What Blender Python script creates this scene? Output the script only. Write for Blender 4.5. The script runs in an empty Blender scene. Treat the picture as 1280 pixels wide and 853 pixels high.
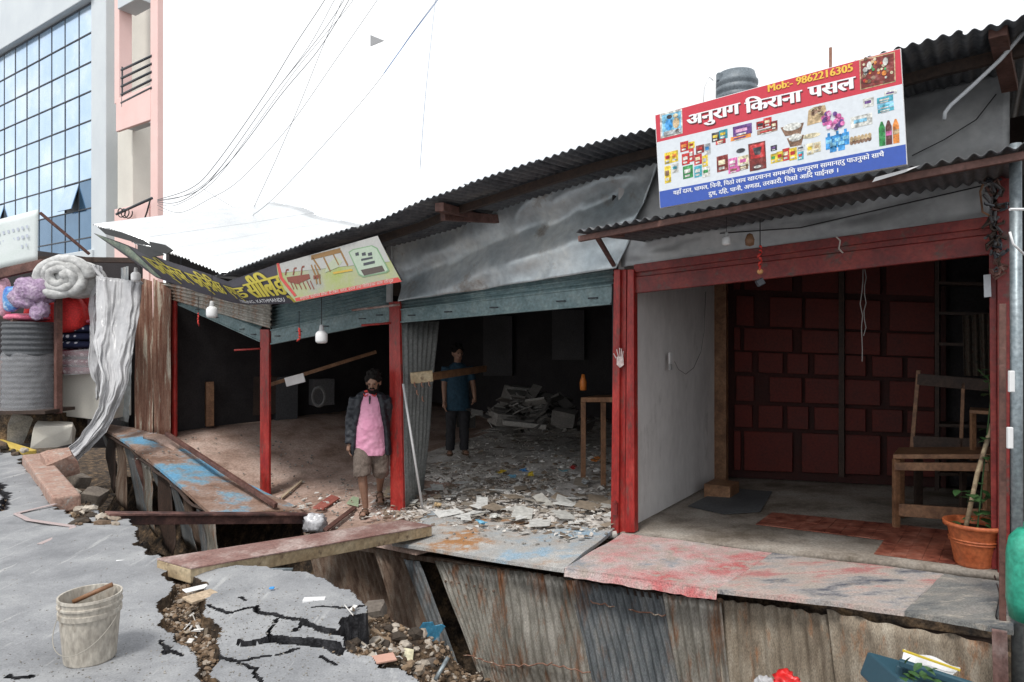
import bpy, bmesh, math, random
import numpy as np
from mathutils import Vector, Matrix, Euler
random.seed(7); rng = np.random.default_rng(7)
SC = bpy.context.scene; COL = SC.collection
# ------------------------------------------------------------ camera, sky, sun, exposure
FPX = 853.0; EYE = 1.6
cam_d = bpy.data.cameras.new('camera'); cam_d.lens = 24.0; cam_d.sensor_width = 36.0
cam_d.clip_start = 0.05; cam_d.clip_end = 2000
cam = bpy.data.objects.new('camera', cam_d); COL.objects.link(cam)
cam.location = (0, 0, EYE); cam.rotation_euler = (math.radians(90), 0, 0); SC.camera = cam
SUN_EL, SUN_AZ = math.radians(58), math.radians(205)      # azimuth clockwise from +Y: behind the camera, a bit to the left
W = bpy.data.worlds.new("World"); SC.world = W; W.use_nodes = True
nt = W.node_tree; nt.nodes.clear()
o_ = nt.nodes.new('ShaderNodeOutputWorld'); bg = nt.nodes.new('ShaderNodeBackground'); bg.inputs['Strength'].default_value = 0.1
sk = nt.nodes.new('ShaderNodeTexSky'); sk.sky_type = 'NISHITA'; sk.sun_disc = False
sk.sun_elevation = SUN_EL; sk.sun_rotation = SUN_AZ
tc = nt.nodes.new('ShaderNodeTexCoord'); nz = nt.nodes.new('ShaderNodeTexNoise'); nz.inputs['Scale'].default_value = 2.2; nz.inputs['Detail'].default_value = 6
rp = nt.nodes.new('ShaderNodeMapRange'); rp.inputs[1].default_value = .35; rp.inputs[2].default_value = .6; rp.inputs[3].default_value = .72; rp.inputs[4].default_value = .97
mx = nt.nodes.new('ShaderNodeMixRGB'); mx.inputs[2].default_value = (8.6, 8.7, 8.8, 1)
nt.links.new(tc.outputs['Generated'], nz.inputs['Vector']); nt.links.new(nz.outputs['Fac'], rp.inputs[0])
nt.links.new(rp.outputs[0], mx.inputs[0]); nt.links.new(sk.outputs[0], mx.inputs[1]); nt.links.new(mx.outputs[0], bg.inputs['Color']); nt.links.new(bg.outputs[0], o_.inputs[0])
sd = bpy.data.lights.new('sun', 'SUN'); sd.energy = 1.5; sd.angle = math.radians(10); sd.color = (1, .97, .92)
so = bpy.data.objects.new('sun', sd); COL.objects.link(so)
sdir = Vector((math.sin(SUN_AZ)*math.cos(SUN_EL), math.cos(SUN_AZ)*math.cos(SUN_EL), math.sin(SUN_EL)))
so.rotation_euler = sdir.to_track_quat('Z', 'Y').to_euler()
vs = SC.view_settings; vs.view_transform = 'Standard'; vs.look = 'None'; vs.gamma = 1; vs.exposure = 0.62
SC.cycles.max_bounces = 6; SC.cycles.diffuse_bounces = 3

# ------------------------------------------------------------ frame of the street: U runs left along the shop fronts, N into the shops
P0 = Vector((1.036, 6.5, 0)); U = Vector((-.8240, .5665, 0)); N = Vector((.5665, .8240, 0)); Z = Vector((0, 0, 1))
def S(s, d, z): return P0 + U*s + N*d + Z*z
def ray(px, py): return Vector(((px-640)/FPX, 1.0, (426.5-py)/FPX))
def F(px, py, d=0.0):                    # point of the vertical plane d metres behind the shop fronts
    r = ray(px, py); t = (P0.dot(N)+d)/r.dot(N); return Vector((0, 0, EYE)) + r*t
def Yp(px, py, Y): return Vector((0, 0, EYE)) + ray(px, py)*Y
def Zp(px, py, z=0.0):
    r = ray(px, py); return Vector((0, 0, EYE)) + r*((z-EYE)/r.z)
def sdz(p): q = p-P0; return q.dot(U), q.dot(N), p.z
def zf(s, d=0.0):                        # height of the broken shop floor
    z = float(np.interp(s, [-4, -2.9, 0, 2.93, 5.48, 7.86, 10, 16], [.03, -.03, -.21, -.44, -.57, .09, .15, .15]))
    if d > 0 and s > 0.05: z += .06*d*float(np.interp(s, [0, .5, 5, 8], [0, 1, 1.6, .2]))
    return z
def G(px, py, dz=0.0):                   # where a ray meets that floor
    r = ray(px, py); prev = None; Y = 2.0
    while Y < 30:
        p = Vector((0, 0, EYE)) + r*Y; s, d, z = sdz(p); h = z-(zf(s, d)+dz)
        if h <= 0: return p
        Y += .01
    return p
def lin(c): return tuple((x/12.92 if x <= .04045 else ((x+.055)/1.055)**2.4) for x in [v/255 for v in c])

# ------------------------------------------------------------ materials
MATS = {}
def mat(name, cols, scale=3.0, stretch=(1, 1, 1), rough=.75, metal=0.0, bump=.2, bscale=40, spots=None, spscale=6, spth=(.55, .65), grain=.25, island=0.0, detail=8, spec=.5, sstretch=None, lo=.35, hi=.65, bdist=.01, alpha=1, trans=0):
    if name in MATS: return MATS[name]
    m = bpy.data.materials.new(name); m.use_nodes = True; t = m.node_tree; n = t.nodes; L = t.links
    b = n['Principled BSDF']; tcn = n.new('ShaderNodeTexCoord'); geo = n.new('ShaderNodeNewGeometry')
    mp = n.new('ShaderNodeMapping'); mp.inputs['Scale'].default_value = stretch; L.new(geo.outputs['Position'], mp.inputs['Vector'])
    ns = n.new('ShaderNodeTexNoise'); ns.inputs['Scale'].default_value = scale; ns.inputs['Detail'].default_value = detail; ns.inputs['Roughness'].default_value = .65
    L.new(mp.outputs[0], ns.inputs['Vector'])
    cr = n.new('ShaderNodeValToRGB'); el = cr.color_ramp.elements
    cols = [lin(c) if max(c) > 1.01 else c for c in cols]
    k = len(cols); 
    if k == 1: cols = [cols[0], cols[0]]; k = 2
    el[0].position = lo; el[0].color = (*cols[0], 1); el[1].position = hi; el[1].color = (*cols[-1], 1)
    for i in range(1, k-1):
        e = el.new(lo+(hi-lo)*i/(k-1)); e.color = (*cols[i], 1)
    L.new(ns.outputs['Fac'], cr.inputs[0]); cur = cr.outputs[0]
    if island:
        ad = n.new('ShaderNodeMath'); ad.operation = 'MULTIPLY_ADD'; ad.inputs[1].default_value = island; 
        sb = n.new('ShaderNodeMath'); sb.operation = 'MULTIPLY_ADD'; sb.inputs[1].default_value = (1-island); sb.inputs[2].default_value = 0
        L.new(ns.outputs['Fac'], sb.inputs[0]); L.new(geo.outputs['Random Per Island'], ad.inputs[0]); L.new(sb.outputs[0], ad.inputs[2]); L.new(ad.outputs[0], cr.inputs[0])
    if spots:
        sp = n.new('ShaderNodeTexNoise'); sp.inputs['Scale'].default_value = spscale; sp.inputs['Detail'].default_value = 7; sp.inputs['Roughness'].default_value = .7
        m2 = n.new('ShaderNodeMapping'); m2.inputs['Scale'].default_value = sstretch or stretch; m2.inputs['Location'].default_value = (3.1, 7.7, 1.3)
        L.new(geo.outputs['Position'], m2.inputs['Vector']); L.new(m2.outputs[0], sp.inputs['Vector'])
        mr = n.new('ShaderNodeMapRange'); mr.inputs[1].default_value = spth[0]; mr.inputs[2].default_value = spth[1]; L.new(sp.outputs['Fac'], mr.inputs[0])
        mxn = n.new('ShaderNodeMixRGB'); c = lin(spots) if max(spots) > 1.01 else spots; mxn.inputs[2].default_value = (*c, 1)
        L.new(mr.outputs[0], mxn.inputs[0]); L.new(cur, mxn.inputs[1]); cur = mxn.outputs[0]
    fn = n.new('ShaderNodeTexNoise'); fn.inputs['Scale'].default_value = bscale; fn.inputs['Detail'].default_value = 5; L.new(mp.outputs[0], fn.inputs['Vector'])
    if grain:
        g = n.new('ShaderNodeMapRange'); g.inputs[1].default_value = .3; g.inputs[2].default_value = .7; g.inputs[3].default_value = 1-grain; g.inputs[4].default_value = 1+grain
        L.new(fn.outputs['Fac'], g.inputs[0]); mm = n.new('ShaderNodeMixRGB'); mm.blend_type = 'MULTIPLY'; mm.inputs[0].default_value = 1
        L.new(cur, mm.inputs[1]); L.new(g.outputs[0], mm.inputs[2]); cur = mm.outputs[0]
    L.new(cur, b.inputs['Base Color']); b.inputs['Metallic'].default_value = metal
    rr = n.new('ShaderNodeMapRange'); rr.inputs[3].default_value = max(.02, rough-.12); rr.inputs[4].default_value = min(1, rough+.12); L.new(ns.outputs['Fac'], rr.inputs[0]); L.new(rr.outputs[0], b.inputs['Roughness'])
    b.inputs['Specular IOR Level'].default_value = spec
    if bump:
        bp = n.new('ShaderNodeBump'); bp.inputs['Strength'].default_value = bump; bp.inputs['Distance'].default_value = bdist; L.new(fn.outputs['Fac'], bp.inputs['Height']); L.new(bp.outputs[0], b.inputs['Normal'])
    if alpha < 1: b.inputs['Alpha'].default_value = alpha
    if trans: b.inputs['Transmission Weight'].default_value = trans
    MATS[name] = m; return m
def glow(name, col, e):
    m = mat(name, [col], grain=0, bump=0); b = m.node_tree.nodes['Principled BSDF']; b.inputs['Emission Color'].default_value = (*col, 1); b.inputs['Emission Strength'].default_value = e; return m
def flat(name, c, rough=.5): return mat(name, [c], rough=rough, grain=.05, bump=0)

m_asph = mat('asphalt_dusty', [(.19, .195, .205), (.26, .265, .275), (.34, .345, .35)], scale=1.6, rough=.9, bump=.25, bscale=110, grain=.16, spots=(.5, .5, .49), spscale=2.2, spth=(.58, .72), spec=.25, sstretch=(4, .35, 1))
m_brk = mat('broken_asphalt_and_soil', [(.025, .022, .02), (.07, .052, .038), (.17, .115, .07)], scale=7, rough=.95, bump=.9, bscale=45, grain=.5, spec=.1)
m_grav = mat('brown_gravel', [(.035, .026, .02), (.1, .068, .045), (.2, .135, .085), (.25, .19, .14), (.42, .38, .33)], scale=12, rough=.95, island=.8, bump=.4, bscale=80, lo=.1, hi=.95, spec=.1)
m_stone = mat('concrete_lump', [(.16, .155, .145), (.32, .3, .27)], scale=5, rough=.95, bump=.6, bscale=45, spec=.1)
m_conc = mat('dusty_concrete_floor', [(.14, .115, .09), (.27, .235, .2), (.36, .33, .29)], scale=1.6, rough=.85, bump=.3, bscale=50, spots=(.09, .08, .07), spscale=2.2, spth=(.58, .75), spec=.2)
m_floorL = mat('dusty_wooden_floor', [(.27, .18, .14), (.45, .32, .265), (.56, .43, .37)], scale=1.7, rough=.85, bump=.3, bscale=35, spots=(.36, .27, .22), spscale=4, spec=.2)
m_zinc = mat('dirty_zinc_sheet', [(.22, .205, .175), (.35, .33, .29), (.5, .47, .42)], scale=4, stretch=(2.5, 2.5, .5), rough=.5, metal=.45, bump=.12, bscale=95, spots=(.3, .14, .07), spscale=3, spth=(.5, .64), spec=.3, grain=.38)
m_zincd = mat('dark_zinc_sheet', [(.12, .135, .145), (.2, .215, .225), (.3, .3, .29)], scale=4, stretch=(2.5, 2.5, .5), rough=.6, metal=.45, bump=.12, bscale=95, spots=(.24, .13, .08), spscale=2.6, spth=(.53, .68), spec=.3, grain=.38)
m_zincb = mat('mud_stained_zinc_sheet', [(.2, .16, .12), (.31, .26, .2), (.42, .37, .3)], scale=4, stretch=(2.2, 2.2, .7), rough=.85, bump=.35, bscale=95, spots=(.36, .16, .07), spscale=2.6, spth=(.52, .66), spec=.2, bdist=.02, grain=.38)
m_rust = mat('rusty_sheet', [(.17, .075, .05), (.26, .14, .1), (.35, .23, .17)], scale=5, stretch=(3, 3, .25), rough=.85, bump=.3, bscale=95, spots=(.52, .46, .37), spscale=4, spth=(.55, .62), spec=.2, grain=.38)
m_rustd = mat('dark_rusty_sheet', [(.09, .055, .04), (.17, .12, .09), (.24, .2, .165)], scale=4, stretch=(3, 3, .3), rough=.85, bump=.15, bscale=95, spec=.2, grain=.38)
m_roof = mat('roof_zinc', [(.78, .8, .8), (.88, .89, .9)], scale=3, rough=.35, metal=.9, bump=0, grain=.05)
m_roofd = mat('roof_zinc_dark', [(.06, .065, .075), (.11, .115, .125), (.16, .16, .16)], scale=3, rough=.6, metal=.3, bump=.15, bscale=25)  # darker zinc tone for the right roof and the canopy
m_fascia = mat('crumpled_flat_zinc', [(.46, .52, .55), (.64, .69, .71), (.8, .82, .8)], scale=1.6, rough=.4, metal=.4, bump=.2, bscale=14, spots=(.3, .24, .19), spscale=2.2, spth=(.56, .72), bdist=.02, grain=.12)
m_fasd = mat('grey_flat_zinc', [(.28, .285, .29), (.38, .385, .39), (.46, .46, .455)], scale=1.6, rough=.5, metal=.45, bump=.15, bscale=14, bdist=.02, grain=.1)
m_teal = mat('teal_shutter_paint', [(.12, .19, .2), (.17, .245, .255), (.23, .3, .3)], scale=5, rough=.5, bump=.15, bscale=30, spots=(.25, .29, .28), spscale=14, spth=(.63, .7))
m_red = mat('red_oxide_paint', [(.22, .012, .01), (.33, .022, .018), (.4, .045, .035)], scale=6, rough=.42, bump=.15, bscale=45, stretch=(1.5, 1.5, .5), spots=(.16, .05, .04), spscale=9, spth=(.54, .66))
m_redd = mat('dark_red_paint', [(.13, .012, .01), (.2, .02, .018), (.27, .04, .03)], scale=4, rough=.45, bump=.2, bscale=40, spots=(.1, .06, .05), spscale=6)
m_brown = mat('brown_painted_wood', [(.07, .03, .024), (.12, .055, .042), (.17, .085, .07)], scale=6, rough=.65, bump=.3, bscale=40)
m_plank = mat('faded_maroon_plank', [(.2, .1, .085), (.27, .165, .145), (.45, .36, .33)], scale=2.2, rough=.75, bump=.3, bscale=40, stretch=(1.6, .8, 1), spec=.3)
m_raw = mat('raw_timber', [(.33, .24, .14), (.45, .35, .22), (.52, .43, .29)], scale=4, rough=.8, bump=.4, bscale=30, spots=(.2, .14, .09), spscale=9)
m_wood = mat('varnished_wood', [(.13, .06, .03), (.22, .11, .055), (.28, .15, .08)], scale=6, rough=.55, bump=.25, bscale=40)
m_woodd = mat('dark_wood', [(.03, .018, .013), (.06, .035, .025)], scale=5, rough=.7, bump=.2, bscale=40)
m_blue = mat('worn_blue_brown_board', [(.2, .12, .085), (.28, .18, .135), (.33, .24, .2), (.2, .33, .42), (.14, .36, .56)], scale=1.15, rough=.7, bump=.35, bscale=35, lo=.4, hi=.62, spots=(.36, .38, .38), spscale=9, spth=(.58, .72), stretch=(1, 1, 1))
m_apA = mat('worn_orange_blue_sheet', [(.42, .21, .09), (.42, .39, .36), (.4, .41, .41), (.3, .42, .52)], scale=1.6, rough=.7, bump=.3, bscale=95, spots=(.5, .49, .47), spscale=6, spth=(.5, .62), lo=.38, hi=.62, grain=.38)
m_apB = mat('worn_pink_sheet', [(.5, .13, .13), (.54, .3, .29), (.52, .43, .41), (.27, .3, .33)], scale=1.9, rough=.6, bump=.3, bscale=95, spots=(.42, .35, .31), spscale=7, spth=(.48, .62), lo=.36, hi=.66, grain=.38)
m_apC = mat('worn_pink_black_sheet', [(.45, .2, .19), (.48, .38, .34), (.36, .34, .33), (.08, .09, .12)], scale=2.1, rough=.62, bump=.3, bscale=95, spots=(.4, .35, .31), spscale=7, spth=(.5, .64), lo=.38, hi=.62, sstretch=(1, 1, 1), stretch=(.8, 1.8, 1), grain=.38)
m_apD = mat('worn_grey_sheet', [(.27, .25, .23), (.2, .2, .19), (.09, .1, .11)], scale=2.4, rough=.65, bump=.3, bscale=95, spots=(.35, .32, .28), spscale=7, spth=(.52, .64), stretch=(.8, 2, 1), grain=.38)
m_mat = mat('red_patterned_floor_mat', [(.13, .03, .02), (.25, .075, .045), (.33, .13, .09)], scale=7, rough=.6, bump=.1, bscale=20, stretch=(1, 1, 1))
m_wall = mat('whitewashed_wall', [(.62, .6, .59), (.73, .71, .7), (.78, .76, .75)], scale=1.2, rough=.8, bump=.08, bscale=14, spots=(.4, .38, .36), spscale=2.5, spth=(.6, .8), grain=.05, stretch=(1, 1, .5))
m_dark = mat('shade_dark_wall', [(.025, .022, .024), (.045, .04, .042)], scale=2, rough=.9, bump=.1)  # near-black wall colour stands in for the dimness deep inside
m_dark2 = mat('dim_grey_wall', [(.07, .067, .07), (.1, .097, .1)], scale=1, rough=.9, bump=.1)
m_bldg = mat('pale_render', [(.56, .6, .63), (.62, .66, .68)], scale=.6, rough=.8, bump=.05, grain=.03)
m_cream = mat('cream_render', [(.62, .59, .53), (.7, .67, .6)], scale=.6, rough=.85, bump=.05, grain=.04)
m_pink = mat('pink_render', [(.8, .54, .5), (.85, .6, .56)], scale=.8, rough=.85, bump=.05, grain=.04)
m_glass = mat('blue_mirror_glass', [(.42, .58, .76), (.54, .69, .85), (.76, .85, .92)], scale=.35, rough=.13, metal=.85, bump=0, grain=0, lo=.3, hi=.7)
m_glassd = mat('blue_dark_glass', [(.08, .17, .28), (.14, .25, .38)], scale=.35, rough=.13, metal=.7, bump=0, grain=0)
m_frame = mat('dark_window_frame', [(.05, .055, .065)], rough=.5, bump=0, grain=.05)
m_black = mat('black_plastic', [(.012, .012, .013)], rough=.5, bump=0, grain=.1)
m_white = mat('white_plastic', [(.75, .75, .75)], rough=.4, bump=0, grain=.03)
m_plas = mat('grey_white_plastic_sheet', [(.5, .5, .515), (.64, .64, .65)], scale=3, rough=.3, bump=.3, bscale=14, grain=.05, bdist=.03, alpha=.74)
m_bucket = mat('muddy_plastic_bucket', [(.3, .27, .23), (.42, .385, .33), (.5, .475, .42)], scale=9, rough=.7, bump=.25, bscale=60, spots=(.22, .18, .14), spscale=14, spth=(.56, .7), stretch=(1, 1, .4))
m_mud = mat('dried_mud', [(.12, .1, .085), (.2, .17, .14)], scale=9, rough=.95, bump=.5)
m_card = mat('cardboard', [(.42, .32, .22), (.5, .4, .29)], scale=5, rough=.85, bump=.1)
m_paper = mat('scattered_paper', [(.08, .07, .06), (.3, .23, .17), (.45, .41, .37), (.6, .57, .53), (.74, .72, .69)], scale=4, rough=.8, island=.85, bump=0, lo=.05, hi=.95)
m_terra = mat('terracotta_plastic', [(.42, .1, .035), (.5, .14, .05)], scale=5, rough=.5, bump=.05)
m_leaf = mat('leaf_green', [(.02, .05, .018), (.04, .1, .03), (.07, .15, .05)], scale=6, rough=.5, island=.7, bump=.1, lo=.1, hi=.9)
m_green = mat('green_drum_plastic', [(.03, .3, .2), (.05, .4, .27)], scale=3, rough=.4, bump=.1)
m_steel = mat('galvanised_pole', [(.2, .24, .26), (.3, .34, .36)], scale=5, rough=.45, metal=.5, bump=.1)
m_skin = mat('brown_skin', [(.2, .108, .072), (.27, .15, .1)], scale=14, rough=.55, bump=.1, bscale=90, grain=.08)
m_hair = mat('black_hair', [(.006, .005, .005), (.014, .012, .011)], scale=60, rough=.75, bump=.4, bscale=120, spec=.12)
m_shirt = mat('pink_cotton', [(.66, .28, .42), (.74, .36, .5)], scale=6, rough=.85, bump=.25, bscale=30, grain=.07)
m_collar = mat('red_cotton', [(.6, .05, .04)], rough=.85, bump=.1)
m_jacket = mat('dark_navy_jacket', [(.009, .012, .018), (.02, .023, .03)], scale=8, rough=.6, bump=.3, bscale=40)
m_shorts = mat('khaki_grey_shorts', [(.11, .085, .07), (.16, .125, .105)], scale=9, rough=.9, bump=.3, bscale=60)
m_sandal = mat('brown_sandal', [(.09, .055, .035)], rough=.7, bump=.1)
m_tee = mat('teal_tshirt', [(.008, .035, .06), (.012, .045, .075)], scale=6, rough=.85, bump=.1)
m_trou = mat('dark_trousers', [(.014, .014, .017)], rough=.85, bump=.1)

# ------------------------------------------------------------ mesh helpers
class MB:
    def __init__(s): s.v = []; s.f = []; s.mi = []; s.cur = 0
    def add(s, vs, fs):
        o = len(s.v); s.v += [tuple(v) for v in vs]; s.f += [tuple(i+o for i in f) for f in fs]; s.mi += [s.cur]*len(fs); return s
    def box(s, c, size, ax=(Vector((1, 0, 0)), Vector((0, 1, 0)), Z)):
        c = Vector(c); x, y, z = [a*(k/2) for a, k in zip(ax, size)]
        vs = [c+x*i+y*j+z*k for i in (-1, 1) for j in (-1, 1) for k in (-1, 1)]
        return s.add(vs, [(0, 1, 3, 2), (4, 6, 7, 5), (0, 4, 5, 1), (2, 3, 7, 6), (0, 2, 6, 4), (1, 5, 7, 3)])
    def hexa(s, a, b):                   # two quads, bottom and top
        vs = list(a)+list(b); return s.add(vs, [(3, 2, 1, 0), (4, 5, 6, 7), (0, 1, 5, 4), (1, 2, 6, 5), (2, 3, 7, 6), (3, 0, 4, 7)])
    def beam(s, a, b, w, h, up=Z):
        a, b = Vector(a), Vector(b); t = (b-a); L = t.length; t.normalize(); x = t.cross(up)
        if x.length < 1e-4: x = t.cross(Vector((0, 1, 0)))
        x.normalize(); y = x.cross(t).normalized(); return s.box((a+b)/2, (L, w, h), (t, x, y))
    def tube(s, pts, r, n=8, cap=True, flat=1.0, up=Z):
        pts = [Vector(p) for p in pts]; k = len(pts); rs = r if hasattr(r, '__len__') else [r]*k; vs = []; prevx = None
        for i, p in enumerate(pts):
            t = (pts[min(i+1, k-1)]-pts[max(i-1, 0)]).normalized()
            if prevx is None:
                x = t.cross(up)
                if x.length < .05: x = t.cross(Vector((0, 1, 0)))
            else: x = prevx-t*prevx.dot(t)
            x.normalize(); prevx = x; y = t.cross(x)
            for j in range(n):
                a = 2*math.pi*j/n; vs.append(p+x*(math.cos(a)*rs[i])+y*(math.sin(a)*rs[i]*flat))
        fs = [(i*n+j, i*n+(j+1) % n, (i+1)*n+(j+1) % n, (i+1)*n+j) for i in range(k-1) for j in range(n)]
        if cap: fs += [tuple(range(n))[::-1], tuple(range((k-1)*n, k*n))]
        return s.add(vs, fs)
    def lathe(s, c, prof, n=32, ax=(Vector((1, 0, 0)), Vector((0, 1, 0)), Z)):
        c = Vector(c); vs = [c+ax[0]*(math.cos(2*math.pi*j/n)*r)+ax[1]*(math.sin(2*math.pi*j/n)*r)+ax[2]*z for r, z in prof for j in range(n)]
        return s.add(vs, [(i*n+j, i*n+(j+1) % n, (i+1)*n+(j+1) % n, (i+1)*n+j) for i in range(len(prof)-1) for j in range(n)])
    def sheet(s, a, b, c, d, nu, nv, disp=None):     # corners: a top-left, b top-right, c bottom-right, d bottom-left
        a, b, c, d = map(Vector, (a, b, c, d)); nrm = (b-a).cross(d-a).normalized(); vs = []
        for j in range(nv+1):
            v = j/nv
            for i in range(nu+1):
                u = i/nu; p = (a*(1-u)+b*u)*(1-v)+(d*(1-u)+c*u)*v
                if disp: p = p+nrm*disp(u, v)
                vs.append(p)
        return s.add(vs, [(j*(nu+1)+i, j*(nu+1)+i+1, (j+1)*(nu+1)+i+1, (j+1)*(nu+1)+i) for j in range(nv) for i in range(nu)])
    def ball(s, c, r, n=12, m=8, ax=(Vector((1, 0, 0)), Vector((0, 1, 0)), Z)):
        r = r if hasattr(r, '__len__') else (r, r, r); c = Vector(c); vs = []
        for i in range(m+1):
            th = math.pi*(i+.0001)/(m+.0002); 
            for j in range(n):
                ph = 2*math.pi*j/n; vs.append(c+ax[0]*(math.sin(th)*math.cos(ph)*r[0])+ax[1]*(math.sin(th)*math.sin(ph)*r[1])+ax[2]*(math.cos(th)*r[2]))
        return s.add(vs, [(i*n+j, (i+1)*n+j, (i+1)*n+(j+1) % n, i*n+(j+1) % n) for i in range(m) for j in range(n)])
    def poly(s, pts): return s.add(pts, [tuple(range(len(pts)))])
def prism(mb, pts, off):                # outline extruded by a vector
    n = len(pts); pts = [Vector(p) for p in pts]; return mb.add(pts+[p+off for p in pts], [tuple(range(n))[::-1], tuple(range(n, 2*n))]+[(i, (i+1) % n, (i+1) % n+n, i+n) for i in range(n)])
def rootof(o):
    while o.parent: o = o.parent
    return o
def link(name, mb, m, parent=None, bevel=0, smooth=False, solid=0, label=None, kind=None):
    org = Vector(rootof(parent)['org']) if parent else None
    if org is None:
        a = np.array(mb.v); org = Vector((float((a[:, 0].min()+a[:, 0].max())/2), float((a[:, 1].min()+a[:, 1].max())/2), float(a[:, 2].min())))
    me = bpy.data.meshes.new(name); me.from_pydata([tuple(Vector(v)-org) for v in mb.v], [], mb.f)
    for mm in (m if isinstance(m, (list, tuple)) else [m]): me.materials.append(mm)
    if isinstance(m, (list, tuple)): me.polygons.foreach_set('material_index', mb.mi)
    if smooth: me.polygons.foreach_set('use_smooth', [True]*len(me.polygons))
    me.update(); o = bpy.data.objects.new(name, me); COL.objects.link(o)
    if parent: o.parent = parent
    else: o.location = org; o['org'] = tuple(org)
    if bevel: b = o.modifiers.new('bevel', 'BEVEL'); b.width = bevel; b.segments = 2; b.limit_method = 'ANGLE'
    if solid: b = o.modifiers.new('solid', 'SOLIDIFY'); b.thickness = solid; b.offset = 0
    if label: o['label'] = label
    if kind: o['kind'] = kind
    return o
def thing(name, loc, label, cat, group=None):
    e = bpy.data.objects.new(name, None); e.empty_display_size = .1; COL.objects.link(e); e.location = loc; e['org'] = tuple(loc)
    return tag(e, label, cat, group)
def tag(o, label, cat, group=None):
    o['label'] = label; o['category'] = cat
    if group: o['group'] = group
    return o
def struct(name, mb, m, **k): return link(name, mb, m, kind='structure', **k)

# value noise
_h = rng.random((256, 256))
def vn(x, y, f=1.0, seed=0):
    x = np.asarray(x, float)*f+seed*17.3+500; y = np.asarray(y, float)*f+seed*9.1+500
    i = np.floor(x).astype(int); j = np.floor(y).astype(int); u = x-i; v = y-j; u = u*u*(3-2*u); v = v*v*(3-2*v)
    g = lambda a, b: _h[a % 256, b % 256]
    return (g(i, j)*(1-u)+g(i+1, j)*u)*(1-v)+(g(i, j+1)*(1-u)+g(i+1, j+1)*u)*v-.5
def fbm(x, y, f=1.0, o=4, seed=0): return sum(vn(x, y, f*2**k, seed+k)/2**k for k in range(o))
def corr(a, b, amp=.009, pitch=.076, nz_=.0, seed=0, axis='u', L=None):   # displacement of a corrugated sheet whose waves run across a-b
    L = (Vector(b)-Vector(a)).length if L is None else L
    def f(u, v):
        t = u if axis == 'u' else v
        return amp*math.sin(2*math.pi*t*L/pitch)+(nz_*float(fbm(u*L*2, v*2, 1, 3, seed)) if nz_ else 0)
    return f

# ------------------------------------------------------------ ground: road, cracks, ditch, in one height field cut into road and soil
EDGE_PX = [(-60, 566), (0, 566), (35, 572), (60, 592), (95, 617), (130, 642), (160, 652), (178, 668), (190, 690), (202, 702), (242, 714), (290, 716), (340, 716), (385, 721), (420, 738), (460, 766), (455, 774), (428, 783), (422, 800), (440, 816), (480, 834), (520, 848), (548, 868), (640, 930)]
edge = [Zp(x, y).xy for x, y in EDGE_PX]
edge += [S(-1.6, -3.75, 0).xy, S(-6, -3.75, 0).xy, S(-60, -3.75, 0).xy]
poly = [S(80, -1.85, 0).xy, S(14, -1.85, 0).xy]+edge+[S(-60, -80, 0).xy, S(80, -80, 0).xy]
def inside(px, py, pl):
    r = np.zeros(px.shape, bool); n = len(pl)
    for i in range(n):
        x1, y1 = pl[i]; x2, y2 = pl[(i+1) % n]
        if y1 == y2: continue
        c = ((y1 > py) != (y2 > py)) & (px < (x2-x1)*(py-y1)/(y2-y1)+x1); r ^= c
    return r
def pdist(px, py, pl, w=None):           # distance to a polyline (minus a width that varies along it)
    best = np.full(px.shape, 1e9)
    for i in range(len(pl)-1):
        ax, ay = pl[i][:2]; bx, by = pl[i+1][:2]; dx, dy = bx-ax, by-ay; t = np.clip(((px-ax)*dx+(py-ay)*dy)/(dx*dx+dy*dy+1e-9), 0, 1)
        dd = np.hypot(px-ax-t*dx, py-ay-t*dy)
        if w is not None: dd = dd-(w[i]*(1-t)+w[i+1]*t)
        best = np.minimum(best, dd)
    return best
CR = [  # x, y, half width in metres: the cracks in the asphalt
    [(222, 722, .05), (232, 742, .10), (228, 765, .12), (242, 790, .09), (252, 812, .06), (258, 832, .03), (268, 860, .015)],
    [(318, 762, .006), (330, 770, .016), (355, 779, .012), (372, 787, .016), (395, 794, .014), (425, 800, .022)],
    [(372, 787, .008), (372, 797, .006), (376, 800, .003)],
    [(292, 807, .006), (330, 806, .010), (350, 806, .017), (385, 812, .019), (430, 818, .024)],
    [(254, 822, .008), (290, 826, .013), (318, 829, .01), (340, 826, .006), (366, 818, .004)],
    [(395, 826, .006), (425, 836, .007)], [(262, 760, .006), (290, 772, .007), (318, 764, .006)], [(345, 779, .006), (338, 795, .007), (345, 806, .006)], [(300, 830, .006), (322, 845, .006), (330, 860, .006)], [(205, 800, .006), (214, 825, .006)], [(400, 770, .006), (430, 772, .008), (455, 765, .01)], [(296, 750, .006), (300, 756, .003)],
    [(0, 606, .03), (6, 625, .02), (2, 640, .02)], [(14, 842, .008), (36, 850, .01)],
    [(60, 592, .05), (75, 612, .11), (88, 628, .12), (100, 645, .08), (108, 655, .02)],
    [(178, 668, .03), (184, 682, .06), (196, 696, .05)], [(222, 795, .004), (228, 808, .004)], [(28, 575, .04), (45, 590, .06), (62, 600, .05)]]
def ax_(lo, hi, step, ext, n):
    core = np.arange(lo, hi, step); g = np.geomspace(step, ext, n); return np.concatenate([lo-np.cumsum(g)[::-1], core, hi-step+np.cumsum(g)])
def warp(X, Y): return X+fbm(X, Y, 6, 5, 3)*.075, Y+fbm(X, Y, 6, 5, 11)*.075
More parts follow.
